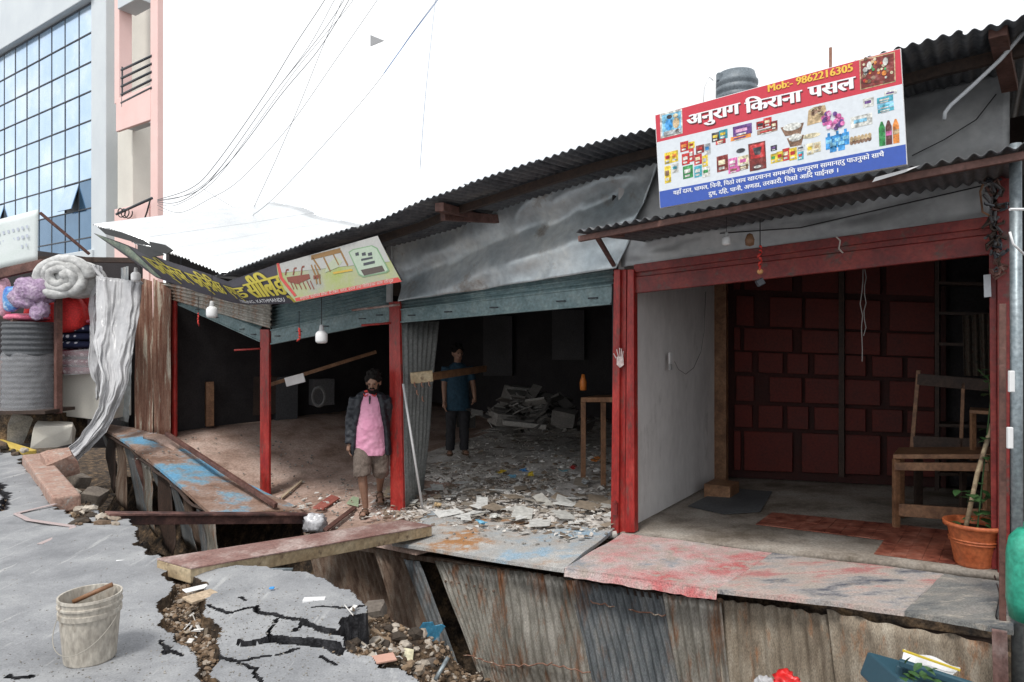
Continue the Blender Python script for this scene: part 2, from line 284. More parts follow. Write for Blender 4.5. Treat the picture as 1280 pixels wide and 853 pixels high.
def ground_z(X, Y):
    Xw, Yw = warp(X, Y); s = (X-P0.x)*U.x+(Y-P0.y)*U.y; d = (X-P0.x)*N.x+(Y-P0.y)*N.y
    ins = inside(Xw, Yw, poly); near = (X > -12) & (X < 3) & (Y > 2) & (Y < 16)
    ed = np.full(X.shape, 3.0); ed[near] = pdist(Xw[near], Yw[near], edge)
    thin = np.zeros(X.shape, bool); cr = np.full(X.shape, 1.0); dep = np.zeros(X.shape)
    for c in CR:
        pl = [Zp(a, b).xy for a, b, w in c]; w = [k[2] for k in c]; dd = pdist(Xw[near], Yw[near], pl, w)
        de = .07 if max(w) > .05 else .13
        th_ = thin[near]; th_ |= (dd < .012) & (max(w) < .045); thin[near] = th_; q = dep[near]; q = np.where(dd < 0, np.maximum(q, np.clip(de*.35-dd*9, 0, de)), q); dep[near] = q; cr[near] = np.minimum(cr[near], dd)
    lift = .05*np.clip(1-ed/1.2, 0, 1)*np.clip(fbm(X, Y, 1.2, 2, 5)+.3, 0, 1)
    road = fbm(X, Y, 18, 2, 2)*.004+fbm(X, Y, 1.5, 2, 7)*.03+np.where(near, lift, 0)-dep+np.where(dep > 0, fbm(X, Y, 22, 3, 4)*.02-.008, 0)
    for pl4, (bz, tx, ty) in (([(226, 715), (232, 742), (245, 800), (254, 818), (292, 808), (350, 807), (430, 818), (480, 772), (388, 712)], (.006, .014, .0)), ([(254, 818), (292, 808), (350, 807), (430, 818), (580, 880), (260, 880)], (.0, -.01, .012))):
        w4 = [Zp(a, b).xy for a, b in pl4]; m4 = inside(Xw, Yw, w4) & ins; cx4, cy4 = w4[0]; road = np.where(m4, road+bz+(X-cx4)*tx+(Y-cy4)*ty, road)
    gx, gy = Zp(492, 812, -.2).xy
    k = .5+3.6*np.clip(np.hypot(X-gx, Y-gy)/.6-1.0, 0, 1)
    k = np.where(X < -3.3, 1.25, k)
    dit = -.13-np.minimum(ed*k, 1.45)+fbm(X, Y, 5, 4, 8)*.16+fbm(X, Y, 30, 2, 9)*.03
    dit = np.where(d > -1.2, np.minimum(dit, -1.35), dit)
    dit = np.where(d > 8.5, -.25, dit)
    soil = (~ins) | (dep > .004)
    ground_z.cls = np.where(~ins, 2, np.where(thin, 1, 0))
    return np.where(ins, road, dit), soil
def ax2(parts, n, ext):
    core = np.concatenate([np.arange(a, b, st) for a, b, st in parts]); g = np.geomspace(.03, ext, n); return np.concatenate([core[0]-np.cumsum(g)[::-1], core, core[-1]+np.cumsum(g)])
xs = ax2([(-8.6, -4.3, .03), (-4.3, .2, .0105), (.2, .9, .03)], 26, 16); ys = ax2([(2.6, 6.3, .0105), (6.3, 11.2, .03)], 26, 16)
GX, GY = np.meshgrid(xs, ys); GZ, GS = ground_z(GX, GY); GCL = ground_z.cls
nx, ny = len(xs), len(ys)
idx = np.arange(nx*ny).reshape(ny, nx)
quads = np.stack([idx[:-1, :-1], idx[:-1, 1:], idx[1:, 1:], idx[1:, :-1]], -1).reshape(-1, 4)
sl = GS.ravel()[quads].sum(1) >= 1
co = np.stack([GX.ravel(), GY.ravel(), GZ.ravel()], -1)
def grid_obj(name, q, m, smooth):
    used, inv = np.unique(q.ravel(), return_inverse=True); me = bpy.data.meshes.new(name)
    me.vertices.add(len(used)); me.vertices.foreach_set('co', co[used].ravel().astype(np.float32))
    me.loops.add(q.size); me.loops.foreach_set('vertex_index', inv.ravel().astype(np.int32)); me.polygons.add(len(q)); me.polygons.foreach_set('loop_start', np.arange(0, q.size, 4, dtype=np.int32))
    me.polygons.foreach_set('use_smooth', np.full(len(q), smooth)); me.update(calc_edges=True); me.materials.append(m)
    o = bpy.data.objects.new(name, me); COL.objects.link(o); o['kind'] = 'structure'; return o
grid_obj('road', quads[~sl], m_asph, True); cl = GCL.ravel()[quads]; blk = sl & ((cl.max(1) == 1) | ((cl.min(1) < 2) & (cl.max(1) == 2)))
grid_obj('ground', quads[sl & ~blk], m_brk, False); grid_obj('asphalt_edge', quads[blk], mat('fresh_broken_asphalt', [(.012, .012, .014), (.03, .03, .033), (.055, .055, .06)], scale=14, rough=.95, bump=.8, bscale=70, grain=.4, spec=.15), False)
def gz(x, y): return float(ground_z(np.array([[x]]), np.array([[y]]))[0][0, 0])

# loose stones: many small deformed lumps
ICO = [(0, 0, -1), (.72, -.53, -.45), (-.28, -.85, -.45), (-.89, 0, -.45), (-.28, .85, -.45), (.72, .53, -.45), (.28, -.85, .45), (-.72, -.53, .45), (-.72, .53, .45), (.28, .85, .45), (.89, 0, .45), (0, 0, 1)]
ICF = [(0, 1, 2), (1, 0, 5), (0, 2, 3), (0, 3, 4), (0, 4, 5), (1, 5, 10), (2, 1, 6), (3, 2, 7), (4, 3, 8), (5, 4, 9), (1, 10, 6), (2, 6, 7), (3, 7, 8), (4, 8, 9), (5, 9, 10), (6, 10, 11), (7, 6, 11), (8, 7, 11), (9, 8, 11), (10, 9, 11)]
def lump(mb, c, r, flatz=.7, jit=.28):
    a = Euler((random.random()*6, random.random()*6, random.random()*6)).to_matrix(); sx = [r*random.uniform(.6, 1.25) for _ in range(3)]
    mb.add([Vector(c)+Vector((q.x, q.y, q.z*flatz)) for q in [a @ Vector((v[0]*sx[0]*random.uniform(1-jit, 1+jit), v[1]*sx[1]*random.uniform(1-jit, 1+jit), v[2]*sx[2])) for v in ICO]], ICF)
mb = MB(); pts = []
for _ in range(14000):                     # slope below the broken slab
    pts.append((random.uniform(-1.5, .25), random.uniform(2.7, 5.4)))
for c in (CR[0], CR[9], CR[10], CR[12]):
    for _ in range(2300):
        i = random.randrange(len(c)-1); t = random.random(); a = Zp(c[i][0], c[i][1]); b = Zp(c[i+1][0], c[i+1][1]); w = c[i][2]*1.1
        p = a.lerp(b, t); pts.append((p.x+random.uniform(-w, w), p.y+random.uniform(-w, w)))
for _ in range(5000): 
    q = S(random.uniform(2, 10.5), random.uniform(-3, -1.2), 0); pts.append((q.x, q.y))
pa = np.array(pts); zz, so_ = ground_z(pa[:, :1], pa[:, 1:2])
for (x, y), z, q in zip(pts, zz[:, 0], so_[:, 0]):
    if q and z > -1.4: lump(mb, (x, y, z+.004), random.choice((.004, .006, .007, .009, .011, .014, .007, .009, .02)))
link('gravel', mb, m_grav, kind='stuff')
mb = MB()
for _ in range(2600):                     # crumbs and grit on the road surface
    p = Zp(random.uniform(-40, 560), random.uniform(590, 870)); 
    if random.random() < .6:
        c = random.choice(CR); k = random.choice(c); q = Zp(k[0], k[1]); p = q+Vector((random.gauss(0, .18), random.gauss(0, .18), 0))
    lump(mb, (p.x, p.y, gz(p.x, p.y)+.002), random.choice((.002, .002, .003, .005)))
link('grit', mb, m_stone, kind='stuff')
mb = MB()
for _ in range(420):
    p = Zp(random.uniform(-30, 118), random.uniform(528, 572)); lump(mb, (p.x, p.y, gz(p.x, p.y)+random.uniform(0, .1)), random.choice((.03, .05, .07, .1, .14)), .6)
for _ in range(160):
    p = Zp(random.uniform(430, 545), random.uniform(780, 845), -.2); g_z = gz(p.x, p.y)
    if g_z < -.1: lump(mb, (p.x, p.y, g_z+.01), random.choice((.012, .02, .03, .045)), .7)
for _ in range(90):
    p = Zp(random.uniform(90, 200), random.uniform(600, 690), -.2); lump(mb, (p.x, p.y, gz(p.x, p.y)+.01), random.choice((.03, .05, .07)), .7)
link('rubble', mb, mat('mixed_rubble', [(.05, .038, .028), (.15, .1, .065), (.27, .19, .12), (.3, .25, .2), (.42, .37, .31)], scale=6, rough=.95, island=.7, bump=.7, bscale=40), kind='stuff')
mb = MB()
for _ in range(150):                      # torn scraps mixed in the soil
    c_ = random.choice([(470, 815, 55, 28), (470, 815, 55, 28), (240, 780, 16, 40), (100, 610, 30, 25), (60, 550, 50, 14)]); p = Zp(random.gauss(c_[0], c_[2]*.5), random.gauss(c_[1], c_[3]*.5), -.1); e_3 = Euler((random.gauss(0, .5), random.gauss(0, .5), random.random()*6)).to_matrix()
    mb.box((p.x, p.y, gz(p.x, p.y)+.02), (random.uniform(.02, .08), random.uniform(.01, .03), .005), (e_3 @ Vector((1, 0, 0)), e_3 @ Vector((0, 1, 0)), e_3 @ Z))
link('scraps', mb, mat('mixed_scraps', [(.12, .09, .06), (.35, .27, .18), (.5, .48, .44), (.65, .63, .6)], scale=4, rough=.8, island=.9, bump=0), kind='stuff')
# larger lumps of broken masonry, each its own
def block(c, size, rot, m, name, label, cat, group=None, chip=.12):
    mb = MB(); R = Euler(rot).to_matrix(); vs = []
    for i in range(4):
        for j in range(4):
            for k in range(4):
                if 0 < i < 3 and 0 < j < 3 and 0 < k < 3: continue
                vs.append(R @ Vector(((i/3-.5)*size[0], (j/3-.5)*size[1], (k/3-.5)*size[2]))+Vector(c))
    bm = bmesh.new(); vv = [bm.verts.new(v+Vector([random.uniform(-1, 1)*chip*min(size) for _ in range(3)])) for v in vs]; bmesh.ops.convex_hull(bm, input=vv)
    bmesh.ops.delete(bm, geom=[v for v in bm.verts if not v.link_faces], context='VERTS'); bm.verts.index_update()
    mb.add([v.co.copy() for v in bm.verts], [[v.index for v in f.verts] for f in bm.faces]); bm.free()
    return tag(link(name, mb, m), label, cat, group)
def rock(px, py, z, size, m=None, rot=None, **k):
    p = Zp(px, py, z); return block(p+Z*(size[2]*.4), size, rot or (random.uniform(-.3, .3), random.uniform(-.3, .3), random.random()*3), m or m_stone, **k)
m_brick = mat('pink_brick', [(.3, .17, .13), (.38, .27, .22)], scale=8, rough=.95, bump=.5, spots=(.36, .33, .3), spscale=9)
rock(36, 548, .05, (.42, .3, .42), name='concrete_block', label='grey concrete block standing below the wrapped mattress rolls', cat='concrete block', rot=(.1, .1, .4))
rock(68, 553, .02, (.5, .3, .3), m=m_cream, name='concrete_block', label='cream painted concrete block under the cream stall wall', cat='concrete block', rot=(.1, .05, .5))
rock(10, 540, .05, (.5, .4, .16), name='rubble_chunk', label='flat dark rubble slab at the far left stall foot', cat='rubble')
rock(74, 590, .0, (.34, .28, .24), m=m_brick, name='brick_lump', label='pink brick lump at the tail of the white plastic sheet', cat='brick lump')
mb = MB(); a = Zp(42, 575, .06); b = Zp(84, 630, .0); mb.beam(a, b, .24, .16)
tag(link('masonry_beam', mb, m_brick, bevel=.02), 'long broken pinkish masonry beam lying along the left road crack', 'masonry beam')
mb = MB(); a = Zp(-20, 547, .02); b = Zp(38, 566, .02); mb.beam(a, b, .16, .06)
tag(link('kerb_board', mb, mat('yellow_paint', [(.55, .38, .06), (.62, .46, .12)], scale=9, rough=.7), bevel=.01), 'yellow painted board lying on the road at the left edge', 'board')
for (px, py, z, sz, lb) in [(118, 628, -.35, (.25, .2, .16), 'brown earth lump at the end of the masonry beam'), (100, 606, -.25, (.2, .16, .13), 'dark rubble lump in the pit beside the plastic sheet'), (470, 775, -.35, (.15, .12, .11), 'grey mud clod on the gravel slope under the slab edge'), (447, 797, -.2, (.11, .09, .09), 'round brown clod at the top of the gravel slope'),
                            (500, 800, -.38, (.12, .1, .08), 'reddish brown clod beside the torn blue sheet'), (528, 838, -.42, (.14, .12, .09), 'brown earth lump right of the yellow chip')]:
    rock(px, py, z, sz, m=m_mud, name='earth_lump', label=lb, cat='earth lump')
# chips and flat scraps on road and rubble
def scrap(px, py, z, L, Wd, rot, m, label, name='board_scrap', cat='scrap', th=.02, tilt=0):
    p = Zp(px, py, z); mb = MB(); R = Euler((tilt, tilt*.4, rot)).to_matrix(); mb.box(p+Z*(th/2+.005), (L, Wd, th), (R @ Vector((1, 0, 0)), R @ Vector((0, 1, 0)), R @ Z))
    return tag(link(name, mb, m, bevel=.003), label, cat)
scrap(252, 748, .02, .2, .095, math.radians(62), m_card, 'brown board scrap lying over the gravel filled gap', th=.015, tilt=.15)
scrap(246, 737, .015, .16, .06, math.radians(50), m_white, 'white scrap under the brown board scrap in the gap', th=.006, tilt=.1)
scrap(393, 753, .03, .13, .05, .1, m_white, 'small white foam strip on the cracked slab', th=.02)
scrap(340, 737, .03, .03, .025, .1, flat('blue_plastic_bit', (.05, .3, .7)), 'tiny blue plastic bit on the cracked slab', th=.01)
scrap(154, 706, .01, .09, .07, .5, m_white, 'white crumpled paper flake on the road above the bucket', th=.012, tilt=.3)
scrap(478, 826, -.15, .14, .09, .4, flat('salmon_board', (.6, .35, .27)), 'salmon coloured board chip at the foot of the gravel', th=.012)
scrap(508, 838, -.3, .06, .2, .3, mat('pale_yellow_chip', [(.55, .5, .3), (.62, .58, .42)], scale=9), 'pale yellow plaster chip standing in the rubble', th=.03, tilt=.8)
scrap(58, 570, .02, .35, .12, 1.0, flat('pinkish_paper', (.65, .6, .58)), 'white wrapper lying in the crack beside the masonry beam', th=.01, tilt=.2)
# torn blue sheet in the pit
A = [(517, 790), (524, 785), (528, 779), (540, 778), (542, 783), (552, 781), (556, 784), (549, 794), (545, 830), (511, 818)]
mb = MB(); prism(mb, [Yp(x, y, 4.35+.006*(x-530)) for x, y in A], Vector((.004, .012, 0)))
tag(link('torn_sheet', mb, mat('blue_white_torn_sheet', [(.04, .2, .33), (.05, .26, .42), (.6, .62, .62)], scale=6, rough=.6, lo=.42, hi=.62, bump=.2)), 'torn blue and white metal sheet standing in the rubble pit', 'metal sheet')
mb = MB(); mb.tube([Yp(544, 850, 3.9), Yp(560, 822, 4.0)], .012); tag(link('pipe_stub', mb, m_steel, smooth=True), 'thin grey pipe stub leaning in the rubble pit', 'pipe')
# strap on the road
pts = [Zp(58, 640, .015), Zp(20, 641, .015), Zp(90, 672, .012)]
mb = MB()
P_ = [(70, 630), (20, 642), (36, 650), (92, 658), (88, 664), (50, 680)]
W3 = [Zp(x, y, .018) for x, y in P_]
for a, b in zip(W3[:-1], W3[1:]): mb.beam(a, b, .045, .006)
tag(link('cloth_strap', mb, flat('dusty_pink_cloth', (.42, .34, .33)), bevel=.002), 'dusty pink strap lying zigzag on the road', 'strap')

# ------------------------------------------------------------ shop floors
def floor_grid(name, s0, s1, d0, d1, m, zoff=0, ns=40, nd=14, thick=.06, wav=.01):
    mb = MB()
    for j in range(nd+1):
        for i in range(ns+1):
            s = s0+(s1-s0)*i/ns; d = d0+(d1-d0)*j/nd; mb.v.append(tuple(S(s, d, zf(s, d)+zoff+wav*float(fbm(s, d, 1.3, 3, 5)))))
    mb.f = [(j*(ns+1)+i, (j+1)*(ns+1)+i, (j+1)*(ns+1)+i+1, j*(ns+1)+i+1) for j in range(nd) for i in range(ns)]; mb.mi = [0]*len(mb.f)
    o = struct(name, mb, m, smooth=True); md = o.modifiers.new('s', 'SOLIDIFY'); md.thickness = thick; md.offset = -1; return o
floor_grid('grocery_floor', -3.05, -.02, -.06, 3.3, m_conc, wav=.004)
floor_grid('middle_floor', .02, 2.95, -.1, 6.2, mat('plaster_dusted_floor', [(.33, .29, .26), (.6, .56, .52), (.76, .73, .7)], scale=2.6, rough=.9, bump=.5, bscale=40, spots=(.12, .1, .085), spscale=4, spth=(.55, .7), spec=.15), wav=.05)
floor_grid('middle_floor_rear', 2.94, 4.8, 1.3, 6.15, MATS['plaster_dusted_floor'], zoff=.012, wav=.03)
floor_grid('left_floor', 2.955, 8.2, -.3, 6.2, m_floorL, wav=.03)

# apron of odd sheets in front of the shops (each loose)
def apron(name, pxs, m, label, thick=.03, dz=0.0, lip=0, nu=14, sag=.015, seed=0):
    a, b, c, d = [G(x, y, dz) for x, y in pxs]; mb = MB()
    mb.sheet(a, b, c, d, nu, nu, lambda u, v: sag*float(fbm(u*3, v*3, 1, 3, seed)))
    o = link(name, mb, m, solid=thick)
    if lip:
        mb = MB(); n = 24; vs = []
        for i in range(n+1):
            p = d.lerp(c, i/n); vs += [p, p-Z*(lip*(1+.5*float(fbm(i*.7, 0, 1, 3, seed+3))))-N*.012]
        mb.add(vs, [(2*i, 2*i+1, 2*i+3, 2*i+2) for i in range(n)]); link('turned_down_lip', mb, m, parent=o, solid=.004)
    return tag(o, label, 'sheet', 'metal and board sheets laid along the shop fronts')
mb = MB(); prism(mb, [G(x, y, -.02) for x, y in [(338, 621), (502, 640), (560, 655), (600, 668), (520, 688), (440, 672), (384, 652)]], Z*-.05)
tag(link('floor_board', mb, m_floorL, bevel=.005), 'dusty brown floor boards in front of the posts where the man walks', 'board')
apron('apron_sheet', [(540, 640), (766, 665), (705, 713), (490, 681)], m_apA, 'dusty orange, blue and grey sheet laid in front of the middle shop', seed=1, dz=.01)
apron('apron_sheet', [(778, 669), (965, 693), (896, 740), (706, 712)], m_apB, 'worn pink sheet with bent lip in front of the red post', seed=2, lip=.05, dz=.015)
apron('apron_sheet', [(965, 693), (1180, 720), (1130, 767), (896, 740)], m_apC, 'pink and black scuffed sheet between the pink lipped and grey sheets', seed=3, dz=.012)
apron('apron_sheet', [(1180, 720), (1272, 732), (1266, 790), (1130, 767)], m_apD, 'grey scuffed sheet beside the potted plant', seed=4, dz=.008)
# tilted blue-brown boards on the left
def zq(px, py, z): return Zp(px, py, z)
bl = [zq(118, 529, .12), zq(208, 541, .10), zq(345, 630, -.5), zq(380, 642, -.52), zq(262, 641, -.46), zq(195, 590, -.25)]
mb = MB(); L0, L1 = [zq(118, 529, .13), zq(160, 556, .0), zq(205, 592, -.22), zq(262, 642, -.46)], [zq(208, 541, .11), zq(245, 566, -.1), zq(292, 598, -.36), zq(380, 640, -.52)]
n = 30; vs = []
def pl_(P, t):
    k = t*(len(P)-1); i = min(int(k), len(P)-2); return P[i].lerp(P[i+1], k-i)
for i in range(n+1):
    a, b = pl_(L0, i/n), pl_(L1, i/n)
    for j in range(9): p = a.lerp(b, j/8); vs.append(p+Z*(.03*float(fbm(i*.2, j*.3, 1, 3, 8))))
mb.add(vs, [(i*9+j, i*9+j+1, (i+1)*9+j+1, (i+1)*9+j) for i in range(n) for j in range(8)])
tag(link('tilted_board', mb, m_blue, solid=.04), 'worn blue and brown board sloping down into the broken ditch', 'board')
mb = MB(); mb.beam(zq(208, 542, .17), zq(345, 632, -.42), .05, .06); tag(link('floor_batten', mb, m_brown, bevel=.006), 'brown batten along the edge of the left shop floor', 'batten')

# ------------------------------------------------------------ corrugated skirt walls below the apron
def ext(px, py, qx, qy, Y2): t = (Y2-py)/(qy-py); return px+(qx-px)*t, Y2
sk_root = thing('corrugated_skirt', S(1, -1.15, -1.4), 'patched wall of rusty corrugated sheets closing the space under the shop floors', 'skirt wall')
def skirt(tl, tr, br, bl_, m, d, amp, pitch, label, nz_=.05, seed=0, Y2=1010, root=sk_root, nm='panel'):
    br = ext(*tr, *br, Y2); bl_ = ext(*tl, *bl_, Y2-20); a, b, c, e = F(*tl, d), F(*tr, d), F(*br, d), F(*bl_, d)
    Lw = (b-a).length; nu = max(8, int(Lw/pitch*8)); mb = MB(); f0 = corr(a, b, amp, pitch, nz_, seed)
    def disp(u, v):
        edge_tear = 0
        return f0(u, v)
    mb.sheet(a, b, c, e, nu, 16, disp)
    # ragged top edge
    for i in range(nu+1):
        v = Vector(mb.v[i]); mb.v[i] = tuple(v+Z*(.02*float(fbm(i*.21, seed, 1, 3, 4))-.012))
    return link(nm, mb, m, parent=root, smooth=True, solid=.004, label=label)
skirt((380, 664), (478, 688), (530, 853), (430, 853), m_rustd, -.6, .015, .075, 'dark recessed sheet behind the rusty one', seed=11)
skirt((468, 688), (520, 698), (577, 853), (515, 853), m_rustd, -1.02, .015, .075, 'dark rusty sheet in the pit left of the dark gap', seed=1)
skirt((505, 698), (524, 700), (580, 853), (560, 853), m_zincd, -1.10, .004, .06, 'narrow grey strip beside the dark gap', seed=2, nz_=.01)
skirt((543, 700), (628, 712), (652, 853), (600, 853), m_zinc, -1.10, .013, .06, 'zinc sheet with a row of rusty nail holes', seed=3)
skirt((622, 708), (716, 724), (746, 853), (643, 853), m_zinc, -1.13, .012, .07, 'battered zinc sheet bent inward in the middle', seed=4, nz_=.12)
skirt((710, 722), (835, 743), (862, 853), (741, 853), m_zincd, -1.11, .013, .062, 'dark grey zinc sheet', seed=5, nz_=.05)
skirt((828, 740), (902, 750), (912, 853), (848, 853), m_zinc, -1.14, .014, .075, 'zinc sheet with rust streaks', seed=6, nz_=.04)
skirt((896, 745), (1038, 766), (1046, 853), (903, 853), m_zincb, -1.12, .016, .09, 'brown muddy sheet with orange rust streaks', seed=7, nz_=.04)
skirt((1033, 760), (1245, 803), (1250, 870), (1045, 853), m_zincb, -1.16, .024, .16, 'muddy brown deeply ribbed sheet', seed=8, nz_=.06, Y2=1080)
mb = MB(); mb.beam(F(440, 683, -.98), F(712, 727, -1.08), .04, .05); link('rail', mb, m_rustd, parent=sk_root)
mb = MB(); mb.beam(F(716, 728, -1.07), F(1260, 808, -1.1), .04, .05); link('rail', mb, m_woodd, parent=sk_root)
for px, py in [(557, 727), (564, 728), (574, 729), (583, 731), (593, 733), (600, 735), (607, 737), (617, 739)]:
    mb = MB(); mb.ball(F(px, py, -1.125), .012, 8, 5); link('nail_hole', mb, m_rustd, parent=sk_root)
for i, (x0, y0, x1, y1, d) in enumerate([(580, 818, 632, 833, -1.13), (632, 833, 690, 830, -1.165), (690, 830, 738, 842, -1.16), (738, 752, 768, 758, -1.14), (786, 761, 832, 770, -1.14)]):   # rusty seams and tears
    mb = MB(); k = 10; pts_ = [F(x0+(x1-x0)*t/k, y0+(y1-y0)*t/k+random.uniform(-2, 2), d-.012) for t in range(k+1)]; mb.tube(pts_, .006, 5); link('torn_seam', mb, m_rust, parent=sk_root)
# boards and sheets hanging below the left tilted board
lsk = thing('pit_cladding', Zp(200, 640, -.6), 'old boards and sheets hanging below the sloping blue board', 'cladding')
tops = [pl_(L0, t)+N*.05-Z*.03 for t in [i/12 for i in range(13)]]
mm_ = [m_zincd, m_woodd, m_rustd, m_zincd, m_brown, m_zinc, m_zincd, m_woodd, m_zincd, m_rustd, m_zincd, m_zinc]
for i in range(12):
    a, b = tops[i], tops[i+1]; h = random.uniform(.75, 1.1); k = -U*random.uniform(.1, .3)+N*random.uniform(-.05, .15)
    mb = MB(); mb.sheet(a+N*random.uniform(0, .05), b+N*random.uniform(0, .05), b-Z*h+k, a-Z*h+k, 16, 8, corr(a, b, .006 if i % 2 else .002, .08, .08, i)); link('hanging_panel' if mm_[i] not in (m_woodd, m_brown) else 'board', mb, mm_[i], parent=lsk, solid=.012, smooth=True)
mb = MB(); mb.tube([pl_(L0, t/20)-Z*(.04+.03*random.random())+N*random.uniform(-.03, .03) for t in range(21)], .02, 6); link('rotten_edge', mb, m_woodd, parent=lsk)
# dark earth bank behind the skirt so that the void is closed
mb = MB(); mb.sheet(S(9.5, .05, -.75), S(-4, .05, -.45), S(-4, -.4, -1.6), S(9.5, -.5, -1.6), 60, 10, lambda u, v: .1*float(fbm(u*14, v*2, 1, 4, 3)))
struct('earth_bank', mb, m_brk)

# ------------------------------------------------------------ planks over the ditch
a0, a1, b1, b0 = Zp(196, 700, .09), Zp(238, 712, .09), G(540, 658, .125), G(466, 648, .05)
b0 = b1+(a0-a1)*1.0
mb = MB(); off = Z*-.095
mb.hexa([a0+off, a1+off, b1+off, b0+off], [a0, a1, b1, b0]); pr = tag(link('bridge_plank', mb, m_raw, bevel=.006), 'long maroon topped timber plank bridging the ditch from road to shop floor', 'plank')
t = .008; mb = MB(); e = (a1-a0).normalized()*.012; mb.hexa([a0+Z*.003, a1+Z*.003+e, b1+Z*.003+e, b0+Z*.003], [a0+Z*t*1.4, a1+e+Z*t*1.4, b1+e+Z*t*1.4, b0+Z*t*1.4]); link('painted_face', mb, m_plank, parent=pr)
mb = MB(); a, b = Zp(134, 642, .06), G(384, 643, .16); mb.beam(a, b, .14, .02); mb.beam(a-Z*.055, b-Z*.055, .03, .09)
o = tag(link('steel_channel', mb, mat('rusty_dark_channel', [(.035, .02, .018), (.09, .04, .035), (.2, .1, .08)], scale=6, rough=.6, bump=.2), bevel=.003), 'dark red steel channel lying across the ditch behind the plank', 'steel channel')
mb = MB(); a = Zp(245, 714, -.01); b = Zp(366, 712, -.02); mb.beam(a, b, .03, .015); tag(link('steel_strip', mb, m_steel), 'thin pale strip between the bridging plank and the cracked slab', 'metal strip')
mb = MB(); prism(mb, [Yp(x, y, 5.0) for x, y in [(456, 758), (468, 755), (470, 771), (460, 775)]], Vector((.02, .05, 0))); tag(link('concrete_stub', mb, m_mud), 'grey brown slab edge sticking out behind the cracked road slab', 'concrete')

# ------------------------------------------------------------ shop posts and headers
row = thing('shop_row', S(4, 0, -.3), 'dark low row of shops with sagging roof and red posts', 'shop building')
gro = thing('grocery_shop', S(-1.5, 0, -.1), 'red framed grocery shop with open front at the right', 'shop building')
def post(x0, x1, yt, yb, root, d=0., m=m_red, depth=.09, xt=None, name='post'):
    xt0, xt1 = xt or (x0, x1); a = [F(xt0, yt, d), F(xt1, yt, d), F(x1, yb, d), F(x0, yb, d)]; off = N*depth
    mb = MB(); mb.hexa([a[3], a[2], a[2]+off, a[3]+off], [a[0], a[1], a[1]+off, a[0]+off]); return link(name, mb, m, parent=root, bevel=.006)
post(488, 504, 377, 641, row, xt=(486, 499), depth=.04)
post(325, 336, 412, 622, row, depth=.04)
post(210, 219, 375, 546, row, d=-.02, depth=.04)
# the heavy ribbed post with guide channels at the red shop
pA = post(763, 773, 337, 667, gro, d=-.05, xt=(767, 775)); post(773, 781, 337, 667, gro, d=-.01, xt=(776, 783)); post(781, 793, 337, 666, gro, d=-.06, xt=(784, 792))
mb = MB()
for k, (x, y) in enumerate([(772, 436), (774.5, 434), (777, 435), (779, 438)]): mb.beam(F(x-(1.2 if k == 0 else 0), y+1, -.065), F(774+k*1.2, 450, -.065), .008, .003, up=N)
prism(mb, [F(x, y, -.064) for x, y in [(771, 446), (779, 446), (780, 456), (775, 460), (771, 456)]], N*-.003); mb.beam(F(770, 448, -.066), F(767, 442, -.066), .008, .003, up=N)
link('hand_print', mb, mat('white_handprint', [(.55, .42, .4), (.7, .6, .58)], scale=30), parent=gro)
mb = MB(); mb.box(F(769, 636, -.07), (.05, .03, .12), (U, N, Z)); mb.box(F(769, 628, -.09), (.02, .02, .03), (U, N, Z)); link('shutter_lock', mb, m_redd, parent=gro, bevel=.004)
# red header of the grocery: three ribs
def band(x0, t0, b0_, x1, t1, b1_, d, m, root, name, thick=.04, **k):
    a, b, c, e = F(x0, t0, d), F(x1, t1, d), F(x1, b1_, d), F(x0, b0_, d); mb = MB(); mb.hexa([e, c, c+N*thick, e+N*thick], [a, b, b+N*thick, a+N*thick]); return link(name, mb, m, parent=root, bevel=.005, **k)
band(792, 331, 341, 1240, 270, 284, -.03, m_redd, gro, 'header_top_rail', .06); band(792, 341, 347, 1240, 284, 293, .0, m_redd, gro, 'header_groove')
band(792, 347, 367, 1240, 293, 318, -.02, m_redd, gro, 'header_rail', .06)
# right jamb
post(1239, 1247, 312, 712, gro, d=-.0, m=m_redd, xt=(1236, 1246)); post(1247, 1262, 190, 735, gro, d=-.05, m=m_redd, xt=(1246, 1262))
# teal shutters: slats + bottom bar
def shutter(TL, TR, BR, BL, bar, nsl, d, root, label, frac):
    # frac: part of the height that is slats
    a, b, c, e = F(*TL, d), F(*TR, d), F(*BR, d), F(*BL, d); sh = None
    am, bm_ = a.lerp(e, frac), b.lerp(c, frac)
    mb = MB(); o = N*.03; mb.hexa([e, c, c+o, e+o], [am, bm_, bm_+o, am+o]); sh = link('shutter_bar', mb, m_teal, parent=root, bevel=.006, label=label)
    mb = MB(); mb.beam(am-N*.005, bm_-N*.005, .02, .018); mb.beam(e-N*.008+Z*.01, c-N*.008+Z*.01, .02, .02); link('bar_edge', mb, m_teal, parent=sh, bevel=.004)
    for k in range(nsl):
        p0, p1 = a.lerp(am, k/nsl), b.lerp(bm_, k/nsl); q0, q1 = a.lerp(am, (k+.94)/nsl), b.lerp(bm_, (k+.94)/nsl); mb = MB()
        mb.sheet(p0, p1, q1, q0, 1, 6, lambda u, v: .03*math.sin(math.pi*v)); link('slat', mb, m_teal, parent=root, smooth=True, solid=.003)
    L = (c-e).length
    for t in (.07, .27, .5, .8, .93):
        p = e.lerp(c, t)+(am-e)*.5; mb = MB(); mb.tube([p-U*.05, p-U*.045-N*.02, p+U*.045-N*.02, p+U*.05], .007, 6); link('handle', mb, m_frame, parent=sh)
shutter((500, 371), (766, 332), (764, 381), (500, 404), 18, 4, .03, row, 'wide teal shutter rolled up over the middle shop', .5)
shutter((338, 384), (487, 350), (487, 402), (339, 431), 18, 7, .03, row, 'teal shutter rolled up under the bright end of the furniture sign', .62)
